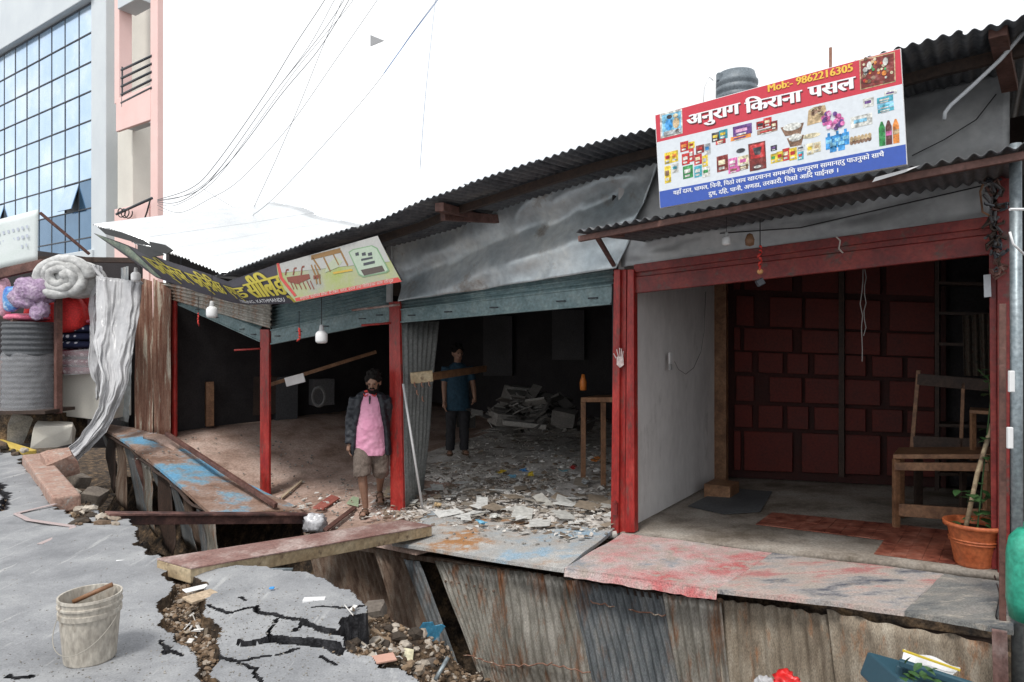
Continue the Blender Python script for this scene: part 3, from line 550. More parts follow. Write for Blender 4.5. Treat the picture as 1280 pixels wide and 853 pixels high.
shutter((222, 352), (325, 386), (326, 428), (222, 381), 12, 3, .05, row, 'narrow teal shutter tilted down behind the grey ribbed sheet', .62)
# grey ribbed sheet above the leftmost opening
a, b, c, e = F(196, 352, -.03), F(340, 378, -.03), F(338, 411, -.03), F(205, 372, -.03)
mb = MB(); mb.sheet(a, b, c, e, 30, 40, lambda u, v: .012*math.sin(2*math.pi*v*5)+.02*float(fbm(u*4, v*3, 1, 3, 2))); link('ribbed_sheet', mb, m_zinc, parent=row, smooth=True, solid=.004)
# flat crumpled zinc fascia
def crumple(pxs, d, m, name, root, amp, seed, n=70, solid=.003, diag=0):
    a, b, c, e = [F(x, y, d) for x, y in pxs]; L = (b-a).length; mb = MB()
    def f(u, v):
        w = u*L; r = amp*float(fbm(w*.9, v*1.4, 1, 3, seed)); 
        if diag: r += diag*math.exp(-((v-.62+.55*(u-.2))/.13)**2)*(1 if u < .75 else max(0, 1-(u-.75)/.25))-diag*.8*math.exp(-((v-.95+.5*(u-.2))/.12)**2)
        r += amp*.35*abs(float(vn(w*2.3+v, v*3, 1, seed+9)))*2; return r
    mb.sheet(a, b, c, e, n, max(10, n//3), f); return link(name, mb, m, parent=root, smooth=True, solid=solid)
crumple([(474, 288), (826, 196), (772, 336), (497, 377)], -.06, m_fascia, 'zinc_fascia', row, .13, 3, 120, diag=.09)
crumple([(770, 296), (1244, 205), (1240, 272), (776, 334)], -.03, m_fasd, 'zinc_fascia', gro, .05, 6, 60)
crumple([(820, 200), (1262, 88), (1262, 200), (776, 312)], .02, m_fasd, 'upper_zinc_fascia', gro, .04, 8, 60)
mb = MB(); mb.beam(F(486, 379, -.08), F(497, 374, -.08), .05, .05); 
for x, y, m in [(499, 392, m_fasd)]:
    mb = MB(); mb.beam(F(487, 378, -.05), F(487, 300, -.05), .08, .03, up=N); link('fascia_end_trim', mb, m_fasd, parent=row)

# ------------------------------------------------------------ roof of the row, in corrugated sheets
EV = [(1330, 8), (1280, 23), (1130, 62), (980, 110), (820, 161), (735, 182), (660, 206), (600, 227), (527, 252), (475, 276), (379, 306), (311, 331), (272, 346)]
evp = [sdz(F(x, y, -1.2)) for x, y in EV]; es = [p[0] for p in evp]; ez = [p[2] for p in evp]
def roof_sheets(s0, s1, d_e, back, rise_fn, zfn, m, root, wsheet=.76, nd=10, amp=.012, name='roof_sheet', skew=0):
    s = s0
    while s < s1-.05:
        e = min(s+wsheet, s1); n = max(6, int((e-s)/.076*8)); mb = MB(); vs = []; dj = random.uniform(-.05, .05); lift = random.uniform(0, .012)
        for j in range(nd+1):
            d = d_e+dj+(back-d_e)*j/nd
            for i in range(n+1):
                q = s+(e-s)*i/n; vs.append(S(q, d, zfn(q)+rise_fn(q)*(d-d_e)+lift+amp*math.sin(2*math.pi*q/.076)+.015*float(fbm(q, d, 1, 2, 4))))
        mb.add(vs, [(j*(n+1)+i, (j+1)*(n+1)+i, (j+1)*(n+1)+i+1, j*(n+1)+i+1) for j in range(nd) for i in range(n)])
        link(name, mb, m, parent=root, smooth=True, solid=.003); s = e-.03
roofz = lambda s: float(np.interp(s, es, ez))
SFOLD = es[-1]
roof_sheets(-4.2, SFOLD, -1.2, 6.4, lambda q: .075, roofz, m_roofd, row)
EL = [(276, 345), (258, 336), (235, 327), (200, 316), (170, 306), (150, 293), (115, 281)]
elp = [sdz(F(x, y, -1.2)) for x, y in EL]; ls = [p[0] for p in elp]; lz = [p[2] for p in elp]
rl = lambda s: float(np.interp(s, ls, lz))
roof_sheets(min(ls)-.05, max(ls), -1.2, 1.9, lambda q: .27, rl, m_roof, row, name='tilted_roof_sheet')
# torn dark edge pieces above the sign
for (pts_, dd) in [([(122, 284), (150, 290), (178, 300), (190, 308), (178, 306), (150, 298), (132, 293)], -1.22), ([(186, 302), (205, 306), (216, 313), (208, 318), (190, 312)], -1.24), ([(172, 306), (196, 310), (204, 319), (188, 322), (172, 314)], -1.21)]:
    mb = MB(); prism(mb, [F(x, y, dd) for x, y in pts_], N*.02); link('torn_eave', mb, m_black, parent=row)
# purlin + rafters
def evpt(s, dd, dz): return S(s, dd, (roofz(s) if s < SFOLD else rl(s))+dz)
for dd in (-.72,):
    mb = MB(); ss = [-4.1+i*.5 for i in range(24)]
    for a, b in zip(ss[:-1], ss[1:]): mb.beam(evpt(a, dd, -.02), evpt(b, dd, -.02), .05, .07)
    link('eave_purlin', mb, m_woodd, parent=row)
for s in (1.45, 3.4):
    mb = MB(); mb.beam(evpt(s, -.9, -.09), S(s, .15, roofz(s)-.06+.09), .06, .09); link('rafter', mb, m_brown, parent=row, bevel=.004)
mb = MB(); mb.beam(F(549, 259, -1.1), F(602, 274, -.1), .09, .08); link('beam_end', mb, m_brown, parent=row, bevel=.005)
mb = MB(); mb.beam(F(1247, 40, -1.1), F(1262, 110, -.3), .09, .06); link('roof_bracket', mb, m_brown, parent=gro, bevel=.004)
# canopy above the red shop
cn = [sdz(F(x, y, -1.30)) for x, y in [(1300, 180), (1255, 189), (1133, 212), (900, 258), (722, 292)]]
cz = lambda s: float(np.interp(s, [p[0] for p in cn], [p[2] for p in cn]))
can = thing('canopy', S(-1.3, -.3, 1.0), 'small corrugated canopy over the red shop front, under its sign board', 'canopy')
s = cn[0][0]-.0; e_ = cn[-1][0]
roof_sheets(s, e_, -1.30, .0, lambda q: .07, cz, m_roofd, can, name='canopy_sheet', nd=4, amp=.013)
mb = MB(); a, b = S(e_+.02, -1.24, cz(e_)-.035), S(s, -1.24, cz(s)-.035); mb.beam(a, b, .04, .045); link('front_bar', mb, m_brown, parent=can, bevel=.004)
mb = MB(); mb.beam(F(745, 294, -1.15), F(768, 333, -.04), .035, .035); mb.box(F(772, 292, -1.1), (.1, .05, .06), (U, N, Z)); link('strut', mb, m_brown, parent=can, bevel=.004)

# ------------------------------------------------------------ interiors
m_ceil = mat('dark_ceiling', [(.04, .035, .033), (.07, .06, .055)], scale=3, rough=.9)  # even dark tone across the whole ceiling
def wallq(name, a, b, z0, z1, m, root=None, th=.1, n=None):
    a, b = Vector(a), Vector(b); t = (b-a).normalized(); x = t.cross(Z)*th; mb = MB()
    mb.hexa([a+Z*z0, b+Z*z0, b+x+Z*z0, a+x+Z*z0], [a+Z*z1, b+Z*z1, b+x+Z*z1, a+x+Z*z1]); return link(name, mb, m, parent=root) if root else struct(name, mb, m)
c0 = lambda s, d: Vector((*S(s, d, 0).xy, 0))
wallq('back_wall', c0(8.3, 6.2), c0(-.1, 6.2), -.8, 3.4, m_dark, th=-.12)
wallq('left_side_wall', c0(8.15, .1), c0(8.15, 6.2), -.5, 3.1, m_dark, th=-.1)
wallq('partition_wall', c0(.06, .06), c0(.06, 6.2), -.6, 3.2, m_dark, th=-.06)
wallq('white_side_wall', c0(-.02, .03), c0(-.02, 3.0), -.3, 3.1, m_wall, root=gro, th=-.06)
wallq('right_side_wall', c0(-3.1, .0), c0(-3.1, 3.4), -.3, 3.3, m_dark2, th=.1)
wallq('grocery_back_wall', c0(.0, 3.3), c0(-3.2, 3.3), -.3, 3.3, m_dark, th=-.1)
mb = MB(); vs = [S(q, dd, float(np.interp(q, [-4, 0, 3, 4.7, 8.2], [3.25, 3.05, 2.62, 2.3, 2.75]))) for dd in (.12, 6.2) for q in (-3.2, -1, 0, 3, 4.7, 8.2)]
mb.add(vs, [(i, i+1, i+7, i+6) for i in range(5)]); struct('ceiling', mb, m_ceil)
# pale panels faint on the dim back wall of the middle shop
for x0, x1, y0, y1, m in [(604, 640, 395, 470, m_dark2), (690, 730, 388, 450, m_dark2)]:
    mb = MB(); p, q = F(x0, y0, 6.0), F(x1, y1, 6.0); prism(mb, [F(x0, y0, 6.05), F(x1, y0, 6.05), F(x1, y1, 6.05), F(x0, y1, 6.05)], N*.04); tag(link('wall_panel', mb, m), 'pale door leaf on the dim back wall, %s' % ('left, behind the man in blue' if x0 < 650 else 'right, above the paper heap'), 'door')
# rack of red panels at the back of the grocery
rk = thing('panel_rack', S(-1.2, 3.2, -.2), 'tall back wall unit of dark red panels in the grocery shop', 'wall unit')
m_rp = mat('dark_red_panel', [(.085, .009, .005), (.12, .014, .008)], scale=3, rough=.7, bump=.15)
mb = MB(); mb.box(S(-1.2, 3.19, 1.3), (2.6, .04, 3.0), (U, N, Z)); link('backing', mb, mat('dark_maroon_board', [(.035, .009, .007), (.055, .012, .009)], rough=.8), parent=rk)
rows = [(318, 366, 0), (374, 411, 1), (414, 442, 0), (444, 469, 2), (474, 505, 1), (510, 538, 2), (543, 592, 0)]
lay = {0: [(917, 925), (930, 990), (1002, 1048), (1056, 1100), (1108, 1168)], 1: [(920, 942), (962, 1002), (1006, 1050), (1056, 1100), (1112, 1168)], 2: [(918, 940), (948, 978), (984, 1010), (1018, 1050), (1056, 1082), (1090, 1128), (1134, 1168)]}
for y0, y1, k in rows:
    for x0, x1 in lay[k]:
        q = lambda x, y: F(x+random.uniform(-.4, .4), y+(x-1040)*.035, 3.09); mb = MB(); prism(mb, [q(x0, y0), q(x1, y0), q(x1, y1), q(x0, y1)], N*.04); link('red_panel', mb, m_rp, parent=rk, bevel=.006)
for x in (905, 1052):
    mb = MB(); mb.beam(F(x, 330, 3.05), F(x, 596, 3.05), .06, .05, up=N); link('upright', mb, m_woodd if x > 910 else m_wood, parent=rk)
sh = thing('dark_shelf', S(-2.65, 3.0, -.1), 'dark open shelf unit in the right back corner of the grocery', 'shelf')
for x in (1172, 1240):
    mb = MB(); mb.beam(F(x, 300, 2.7), F(x, 610, 2.7), .04, .3, up=N); link('side', mb, m_woodd, parent=sh)
for y in (355, 392, 430, 480, 530, 590):
    mb = MB(); mb.beam(F(1172, y, 2.7), F(1244, y+2, 2.7), .3, .03); link('shelf_board', mb, m_woodd, parent=sh)
mb = MB(); mb.sheet(F(1203, 395, 2.5), F(1236, 392, 2.5), F(1238, 470, 2.5), F(1205, 470, 2.5), 24, 8, lambda u, v: .03*math.sin(u*22)); tag(link('hanging_cloth', mb, mat('dim_patterned_cloth', [(.04, .04, .035), (.1, .08, .06), (.06, .025, .02)], scale=22), solid=.004), 'dim patterned cloth hanging in the dark shelf', 'cloth')
# wall post, switch with wire
mb = MB(); mb.beam(F(901, 355, 2.75), F(901, 608, 2.75), .16, .1, up=N); tag(link('wooden_post', mb, m_wood, bevel=.005), 'brown wooden post at the far end of the white wall', 'post')
mb = MB(); pw = lambda x, y, o=.0: (lambda r: Vector((0, 0, EYE))+r*(((S(-.09-o, 0, 0)-Vector((0, 0, 0))).dot(U))/r.dot(U)))(ray(x, y))
mb.box(pw(838, 448), (.02, .07, .12), (U, N, Z)); sw = tag(link('switch_box', mb, m_white, bevel=.004), 'small white switch box on the white side wall', 'switch')
mb = MB(); mb.box(pw(838, 459), (.022, .05, .06), (U, N, Z)); link('socket', mb, flat('grey_plastic', (.4, .4, .4)), parent=sw, bevel=.003)
mb = MB(); mb.tube([pw(843, 452, .01), pw(848, 462, .02), pw(857, 468, .02), pw(867, 460, .02), pw(876, 440, .01), pw(880, 415, .01), pw(882, 365, .01)], .004, 6); tag(link('wire', mb, flat('grey_wire', (.25, .23, .22)), smooth=True), 'thin wire looping from the switch box up the white wall', 'wire')
# grocery floor coverings
def laid(name, pxs, m, label, dz, cat='mat', th=.006):
    mb = MB(); vs = [G(x, y, dz) for x, y in pxs]; prism(mb, vs, Z*th); return tag(link(name, mb, m), label, cat)
laid('floor_sheet', [(860, 633), (905, 610), (965, 615), (950, 640), (905, 643)], mat('grey_rubber_sheet', [(.06, .065, .07), (.1, .105, .11)], scale=3), 'grey rubber sheet on the floor beside the white wall', .012, 'floor sheet')
laid('floor_sheet', [(965, 617), (1010, 600), (1120, 605), (1118, 655), (1060, 650), (1000, 640)], mat('grey_rubber_sheet', []), 'dark grey sheet on the floor before the red panels', .010, 'floor sheet') if False else None
mb = MB(); 
nn = 16
mr = thing('floor_mat', G(1060, 660), 'red brown patterned mat of small tiles on the grocery floor', 'mat')
q00, q10, q11, q01 = G(955, 640, .006), G(1245, 672, .006), G(1245, 712, .006), G(945, 655, .006)
TA = [(965, 641), (1120, 656), (1108, 676), (944, 656)]; TB = [(1120, 656), (1242, 670), (1240, 712), (1092, 693)]
for T_ in (TA, TB):
    p = [G(x, y, .006) for x, y in T_]; nu, nv = (9, 2) if T_ is TA else (7, 3)
    for i in range(nu):
        for j in range(nv):
            g = lambda u, v: (p[0]*(1-u)+p[1]*u)*(1-v)+(p[3]*(1-u)+p[2]*u)*v; e = .012; mb = MB()
            prism(mb, [g((i+e)/nu, (j+e)/nv), g((i+e)/nu, (j+1-e)/nv), g((i+1-e)/nu, (j+1-e)/nv), g((i+1-e)/nu, (j+e)/nv)], Z*random.uniform(.005, .008)); link('mat_tile', mb, m_mat, parent=mr)
mb = MB(); mb.beam(F(795, 668, -.03), F(1245, 729, -.03), .07, .03); struct('threshold_strip', mb, m_conc)
# small step and scraps at the white wall
mb = MB(); mb.box(S(-.35, 1.95, -.12), (.3, .35, .16), (U, N, Z)); tag(link('wooden_crate', mb, m_wood, bevel=.006), 'low brown wooden box at the foot of the white wall', 'box')
# table and chair in the grocery
tb = thing('wooden_table', G(1180, 655), 'bare wooden bench table beside the potted plant', 'table')
tY = .55
def Q(x, y, d): return F(x, y, d)
mb = MB(); a, b = Q(1116, 571, 1.0), Q(1240, 571, 1.0); mb.hexa([a-Z*.02, b-Z*.02, b-Z*.02+N*.5, a-Z*.02+N*.5], [a+Z*.02, b+Z*.02, b+Z*.02+N*.5, a+Z*.02+N*.5]); link('tabletop', mb, m_wood, parent=tb, bevel=.005)
for x, dd in ((1120, 1.03), (1234, 1.03), (1120, 1.45), (1234, 1.45)):
    top = Q(x, 574, 1.03) + N*(dd-1.03); bt = Vector((top.x, top.y, zf(*sdz(top)[:2])+.01)); mb = MB(); mb.beam(top, bt, .05, .05); link('leg', mb, m_wood, parent=tb, bevel=.004)
mb = MB(); mb.beam(Q(1120, 637, 1.03), Q(1234, 645, 1.03), .03, .11); link('rail', mb, m_wood, parent=tb, bevel=.004)
mb = MB(); mb.beam(Q(1118, 583, 1.01), Q(1236, 584, 1.01), .03, .07); link('apron_rail', mb, m_wood, parent=tb, bevel=.004)
ch = thing('wooden_chair', G(1185, 640), 'wooden chair frame standing behind the bench table', 'chair')
for a, b, w in [((1148, 463), (1139, 567), .035), ((1204, 478), (1201, 560), .03), ((1146, 474), (1236, 482), .0), ((1141, 552), (1225, 556), .0)]:
    mb = MB(); mb.beam(Q(*a, 1.6), Q(*b, 1.6), w or .09, .03 if w else .03, up=N) if w else mb.beam(Q(*a, 1.6), Q(*b, 1.6), .03, .11); link('back_post' if w else 'back_rail', mb, m_woodd if not w else m_wood, parent=ch, bevel=.004)
for x in (1146, 1203): 
    for dd in (1.62, 2.0):
        p = Q(x, 556, 1.62)+N*(dd-1.62); mb = MB(); mb.beam(p, Vector((p.x, p.y, zf(*sdz(p)[:2])+.01)), .04, .04); link('leg', mb, m_woodd, parent=ch)
mb = MB(); p, q = Q(1141, 565, 1.6), Q(1210, 568, 1.6); mb.hexa([p, q, q+N*.42, p+N*.42], [p+Z*.03, q+Z*.03, q+Z*.03+N*.42, p+Z*.03+N*.42]); link('seat', mb, m_woodd, parent=ch)
st = thing('wooden_stool', G(1230, 640), 'small wooden stool frame at the right behind the table', 'stool')
mb = MB(); mb.beam(Q(1212, 513, 1.3), Q(1246, 515, 1.3), .3, .03); link('seat', mb, m_wood, parent=st, bevel=.004)
mb = MB(); p = Q(1216, 516, 1.3); mb.beam(p, p-Z*.42, .035, .035); link('leg', mb, m_wood, parent=st)
mb = MB(); p = Q(1242, 516, 1.3); mb.beam(p, p-Z*.42, .035, .035); link('leg', mb, m_wood, parent=st)
# notice on jamb
mb = MB(); prism(mb, [F(x, y, -.03) for x, y in [(1229, 344), (1238, 343), (1239, 371), (1230, 372)]], N*.005); tag(link('notice', mb, flat('pale_paper', (.5, .52, .55))), 'small pale notice on the right jamb of the grocery', 'notice')
# potted plant
pc = G(1218, 706); pc = Vector((pc.x, pc.y, pc.z+.0)); r = .185
pp = thing('potted_plant', pc, 'climbing plant on a stake in a terracotta pot at the right jamb', 'potted plant')
mb = MB(); mb.lathe(pc, [(0, 0), (.12, 0), (.128, .02), (.17, .27), (.172, .275), (.172, .26+.02), (.2, .285), (.203, .315), (.192, .318), (.175, .29), (.165, .26), (0, .25)], 32); pot = link('pot', mb, m_terra, parent=pp, smooth=True)
for z in (.17, .19): 
    mb = MB(); mb.lathe(pc, [(.129+.042*z/.27*1.1, z), (.136+.042*z/.27*1.1, z+.005), (.129+.042*z/.27*1.1, z+.012)], 32); link('pot_ring', mb, m_terra, parent=pot, smooth=True)
mb = MB(); mb.lathe(pc, [(0, .27), (.168, .262)], 24); link('soil', mb, m_brk, parent=pp)
mb = MB(); Yc = pc.y; mb.tube([pc+Vector((-.07, 0, .25)), Yp(1222, 590, Yc), Yp(1240, 530, Yc)], .016, 8); link('stake', mb, m_raw, parent=pp, smooth=True)
def leaf(mb, c, L, wv, dirn, up):
    dirn = dirn.normalized(); sdv = dirn.cross(up).normalized(); n_ = sdv.cross(dirn); pts_ = []
    prof = [(0, 0), (.2, .6), (.42, 1), (.7, .7), (1, 0)]; c = Vector(c)
    top = [c+dirn*(L*t)+n_*(-.25*L*t*t) for t, w in prof]; l = [p+sdv*(wv*w)+n_*.12*wv for p, (t, w) in zip(top, prof)]; r_ = [p-sdv*(wv*w)+n_*.12*wv for p, (t, w) in zip(top, prof)]
    vs = top+l+r_; mb.add(vs, [(0, 1, 6), (1, 2, 7, 6), (2, 3, 8, 7), (3, 4, 8), (0, 11, 1), (1, 11, 12, 2), (2, 12, 13, 3), (3, 13, 4)])
stem = [pc+Vector((.02, 0, .26)), Yp(1228, 600, Yc), Yp(1234, 540, Yc), Yp(1238, 500, Yc), Yp(1236, 475, Yc), Yp(1222, 462, Yc)]
mb = MB(); mb.tube(stem, [.006, .005, .005, .004, .004, .003], 6); link('stem', mb, m_leaf, parent=pp)
random.seed(5)
for k in range(46):
    t = random.random()**.8; c = pl_(stem, t) if k > 24 else pc+Vector((random.uniform(-.12, .16), random.uniform(-.12, .12), random.uniform(.28, .55)))
    a = random.random()*6.28; mb = MB(); leaf(mb, c, random.uniform(.07, .13) if k < 25 else random.uniform(.05, .09), random.uniform(.025, .045), Vector((math.cos(a), math.sin(a), random.uniform(-.4, .5))), Z); link('leaf', mb, m_leaf, parent=pp, smooth=True)
# hanging wires in the grocery
for k, (xx, y0, y1) in enumerate([(1077, 337, 452), (1081, 337, 420)]):
    mb = MB(); mb.tube([Yp(xx+random.uniform(-2, 2), y0+(y1-y0)*i/8, 5.9) for i in range(9)], .004, 5); tag(link('hanging_wire', mb, flat('grey_wire', (.25, .23, .22))), ['long tangled wire hanging in the grocery opening, ending in a stub', 'shorter wire hanging behind the long tangled one in the grocery'][k], 'wire')

# ------------------------------------------------------------ people
def lathe_y(mb, P, n=14): pass
def person_body(o, vox=.009, sm=6):
    r = o.modifiers.new('remesh', 'REMESH'); r.mode = 'VOXEL'; r.voxel_size = vox; r.use_smooth_shade = True
    s = o.modifiers.new('smooth', 'SMOOTH'); s.factor = .5; s.iterations = sm
def rings(mb, R, n=18, F_=None):         # closed loft: rings of (x, y, z, rx, ry)
    vs = [F_(Vector((x+rx*math.cos(2*math.pi*j/n), y+ry*math.sin(2*math.pi*j/n), z))) for x, y, z, rx, ry in R for j in range(n)]
    k = len(R); mb.add(vs, [(i*n+j, i*n+(j+1) % n, (i+1)*n+(j+1) % n, (i+1)*n+j) for i in range(k-1) for j in range(n)]+[tuple(range(n))[::-1], tuple(range((k-1)*n, k*n))])
def make_person(base, yaw, label, J, H=1.62, tilt=0.0):
    e = thing('person', base, label, 'person'); Rm = Euler((0, 0, yaw)).to_matrix(); sc = H/1.62
    T = lambda p: Rm @ (Vector(p)*sc)+Vector(base)
    body = MB()
    def limb(pts, rs, mbx=None, flat=1.0, n=12): (mbx or body).tube([T(p) for p in pts], [r*sc for r in rs], n, flat=flat)
    rings(body, [(0, 0, .80, .13, .09), (0, 0, .9, .14, .1), (0, 0, 1.05, .13, .095), (0, 0, 1.2, .15, .1), (0, 0, 1.32, .13, .08), (0, 0, 1.36, .06, .055)], F_=T)
    hx, hy, hz = J['head']
    limb([(hx*.2, 0, 1.33), (hx*.6, hy*.5, 1.4), (hx, hy+.01, hz-.06)], [.058, .053, .055])
    # head: face looks along -y
    ht = Euler((J.get('nod', .2), 0, J.get('turn', 0))).to_matrix(); Hd = lambda p: T(Vector((hx, hy, hz))+ht @ Vector(p))
    body.add([Hd((v[0]*.074, v[1]*.092-.0, v[2]*.105+.03)) for v in SPH[0]], SPH[1])
    body.add([Hd((v[0]*.055, v[1]*.062-.03, v[2]*.062-.045)) for v in SPH[0]], SPH[1])     # jaw
    body.add([Hd((v[0]*.014, v[1]*.022-.098, v[2]*.028+.0)) for v in SPH[0]], SPH[1])      # nose
    body.add([Hd((v[0]*.05, v[1]*.014-.082, v[2]*.009+.035)) for v in SPH[0]], SPH[1])     # brow
    for sx in (-1, 1): body.add([Hd((sx*.078+v[0]*.012, v[1]*.022+.005, v[2]*.032+.01)) for v in SPH[0]], SPH[1])   # ears
    for sd in ('L', 'R'):
        sh_, el, wr, hd = J['arm'+sd]; limb([sh_, el, wr], [.052, .042, .028]); limb([sh_, Vector(sh_).lerp(Vector(el), .3), el], [.05, .048, .04])
        w = Vector(wr); h = Vector(hd); dv = (h-w).normalized(); sxx = Vector((0, -1, 0)); sxx = (sxx-dv*sxx.dot(dv)).normalized(); nn_ = dv.cross(sxx)
        limb([w, w+dv*.04, w+dv*.085], [.026, .036, .036], flat=.55)
        for q in range(4):
            o_f = sxx*(.029-.019*q); ln = [.07, .078, .073, .058][q]; st_ = w+dv*.075+o_f
            curl = nn_*(.02 if sd == 'L' else -.02); limb([st_, st_+dv*ln*.5+curl*.3, st_+dv*ln*.8+curl*1.0, st_+dv*ln*.95+curl*1.8], [.0095, .009, .0085, .0075], n=8)
        limb([w+dv*.03+sxx*.025, w+dv*.06+sxx*.05, w+dv*.09+sxx*.055], [.012, .011, .009], n=8)
        hp, kn, an, toe = J['leg'+sd]; kn = Vector(kn); an = Vector(an)
        limb([hp, Vector(hp).lerp(kn, .5), kn, kn.lerp(an, .3), kn.lerp(an, .7), an], [.085, .075, .053, .052, .038, .033])
        an = Vector(an); toe = Vector(toe); f = (toe-an); limb([an+Vector((0, .035, -.03)), an+Vector((0, 0, -.035)), an.lerp(toe, .55)+Vector((0, 0, -.012)), toe], [.03, .036, .038, .026], flat=.7)
        # toes
        fd = (toe-an); fd.z = 0; fd.normalize(); sv = fd.cross(Z)
        for q in range(5): c = toe+sv*(-.03+.015*q)+Vector((0, 0, -.008)); limb([c, c+fd*(.028-.003*abs(q-1))], [.009, .008], n=6)
    b = link('body', body, m_skin, parent=e, smooth=True); person_body(b, .0075*sc, 3)
    return e, T, Hd, sc
def sphere_data(n=16, m=12):
    t = MB(); t.ball((0, 0, 0), 1, n, m); return t.v, t.f
SPH = sphere_data()
def cloth(name, mb, m, e, vox=.01, sm=4, wr=0):
    o = link(name, mb, m, parent=e, smooth=True); person_body(o, vox, sm)
    if wr:
        tx = bpy.data.textures.get('wrinkle') or bpy.data.textures.new('wrinkle', 'CLOUDS'); tx.noise_scale = .07; tx.noise_depth = 1
        d = o.modifiers.new('wrinkle', 'DISPLACE'); d.texture = tx; d.strength = wr; d.mid_level = .5
    return o
def dress(e, T, Hd, sc, J, shirt, collar, jacket, shorts, hair, sandal, short_len, beard=True, hat=False):
    tl = lambda mb, pts, rs, flat=1.0, n=14: mb.tube([T(p) for p in pts], [r*sc for r in rs], n, flat=flat)
    mb = MB(); rings(mb, [(0, -.005, .665, .188, .146), (0, -.005, .74, .186, .144), (0, -.01, .85, .176, .142), (0, -.018, 1.0, .165, .14), (0, -.008, 1.12, .155, .12), (0, 0, 1.25, .165, .11), (0, 0, 1.34, .12, .085), (0, 0, 1.375, .066, .062)], F_=T)
    for sd in 'LR':
        sh_, el, wr, hd = [Vector(q) for q in J['arm'+sd]]; tl(mb, [sh_.lerp(el, -.1), sh_.lerp(el, .45), sh_.lerp(el, .75)], [.068, .066, .062])
    cloth('shirt', mb, shirt, e, wr=.02)
    if collar:
        mb = MB(); mb.tube([T((math.cos(a)*.068, math.sin(a)*.064, 1.385-.018*math.sin(-a)*-1)) for a in [math.radians(-75+i*25) for i in range(1, 14)]], .013*sc, 8); mb.tube([T((.02, -.085, 1.365)), T((.055, -.105, 1.345)), T((.07, -.07, 1.37))], [.008*sc, .016*sc, .01*sc], 8, flat=.5); mb.tube([T((-.02, -.085, 1.365)), T((-.055, -.105, 1.345)), T((-.07, -.07, 1.37))], [.008*sc, .016*sc, .01*sc], 8, flat=.5); link('collar', mb, collar, parent=e, smooth=True)
        mb = MB(); mb.tube([T((0, -.1, 1.35)), T((0, -.125, 1.31)), T((0, -.135, 1.26))], [.008*sc, .012*sc, .006*sc], 6, flat=.4); link('neck_opening', mb, m_black, parent=e)
    if jacket:
        mb = MB()
        for sx in (-1, 1):
            R = [(sx*.2, .03, .66, .05, .12), (sx*.185, .03, .85, .046, .12), (sx*.172, .025, 1.0, .044, .12), (sx*.145, .01, 1.15, .05, .12), (sx*.135, .005, 1.28, .06, .108), (sx*.10, .005, 1.36, .06, .08), (sx*.07, .02, 1.395, .03, .055)]; rings(mb, R, F_=T)
        rings(mb, [(0, .075, .70, .15, .07), (0, .075, 1.0, .15, .065), (0, .06, 1.3, .15, .06), (0, .045, 1.4, .06, .04)], F_=T)
        for sd in 'LR':
            sh_, el, wr, hd = [Vector(q) for q in J['arm'+sd]]; tl(mb, [sh_.lerp(el, -.12), sh_.lerp(el, .3), el, el.lerp(wr, .5), wr+(hd-wr)*.02], [.075, .078, .068, .06, .052])
        o = cloth('jacket', mb, jacket, e, wr=.028)
    mb = MB(); rings(mb, [(0, 0, .72, .165, .12), (0, 0, .78, .155, .115), (0, 0, .86, .13, .1)], F_=T)
    for sd in 'LR':
        hp, kn, an, toe = [Vector(q) for q in J['leg'+sd]]
        if short_len: k = kn.lerp(an, .04); tl(mb, [hp+Vector((0, 0, -.06)), hp.lerp(kn, .5), kn, k], [.092, .105, .1, .1])
        else: tl(mb, [hp+Vector((0, 0, .02)), hp.lerp(kn, .5), kn, kn.lerp(an, .5), an+Vector((0, 0, -.01))], [.1, .092, .075, .07, .068])
    cloth('shorts' if short_len else 'trousers', mb, shorts, e, wr=.022)
    # hair
    mb = MB(); rg = random.Random(3)
    mb.add([Hd((v[0]*.088, v[1]*.1+.016, max(v[2], -.35)*.105+.052)) for v in SPH[0]], SPH[1])
    for k in range(70):
        a = rg.random()*6.28; u = rg.uniform(-.1, 1); c = (math.cos(a)*.085*math.sqrt(max(0, 1-u*u*.9)), math.sin(a)*.095*math.sqrt(max(0, 1-u*u*.9))+.018, .055+.1*u)
        if c[1] < -.05 and c[2] < .09: continue
        r = rg.uniform(.015, .028) if not hat else .015; mb.add([Hd((c[0]+v[0]*r, c[1]+v[1]*r, c[2]+v[2]*r)) for v in ICO], ICF)
    cloth('hair', mb, hair, e, vox=.008, sm=1)
    if beard:
        mb = MB(); mb.add([Hd((v[0]*.06, v[1]*.062-.036, v[2]*.05-.068)) for v in SPH[0]], SPH[1]); mb.add([Hd((v[0]*.034, v[1]*.02-.09, v[2]*.012-.03)) for v in SPH[0]], SPH[1])
        for sx in (-1, 1): mb.add([Hd((sx*.062+v[0]*.012, v[1]*.03-.03, v[2]*.05-.03)) for v in SPH[0]], SPH[1])
        cloth('beard', mb, hair, e, vox=.008, sm=1)
    mb = MB()
    for sx in (-1, 1): mb.add([Hd((sx*.03+v[0]*.014, v[1]*.008-.0875, v[2]*.006+.02)) for v in SPH[0]], SPH[1])
    link('eyes', mb, m_black, parent=e); mb = MB(); mb.add([Hd((v[0]*.022, v[1]*.006-.096, v[2]*.006-.045)) for v in SPH[0]], SPH[1]); link('mouth', mb, flat('lip', (.2, .07, .06)), parent=e)
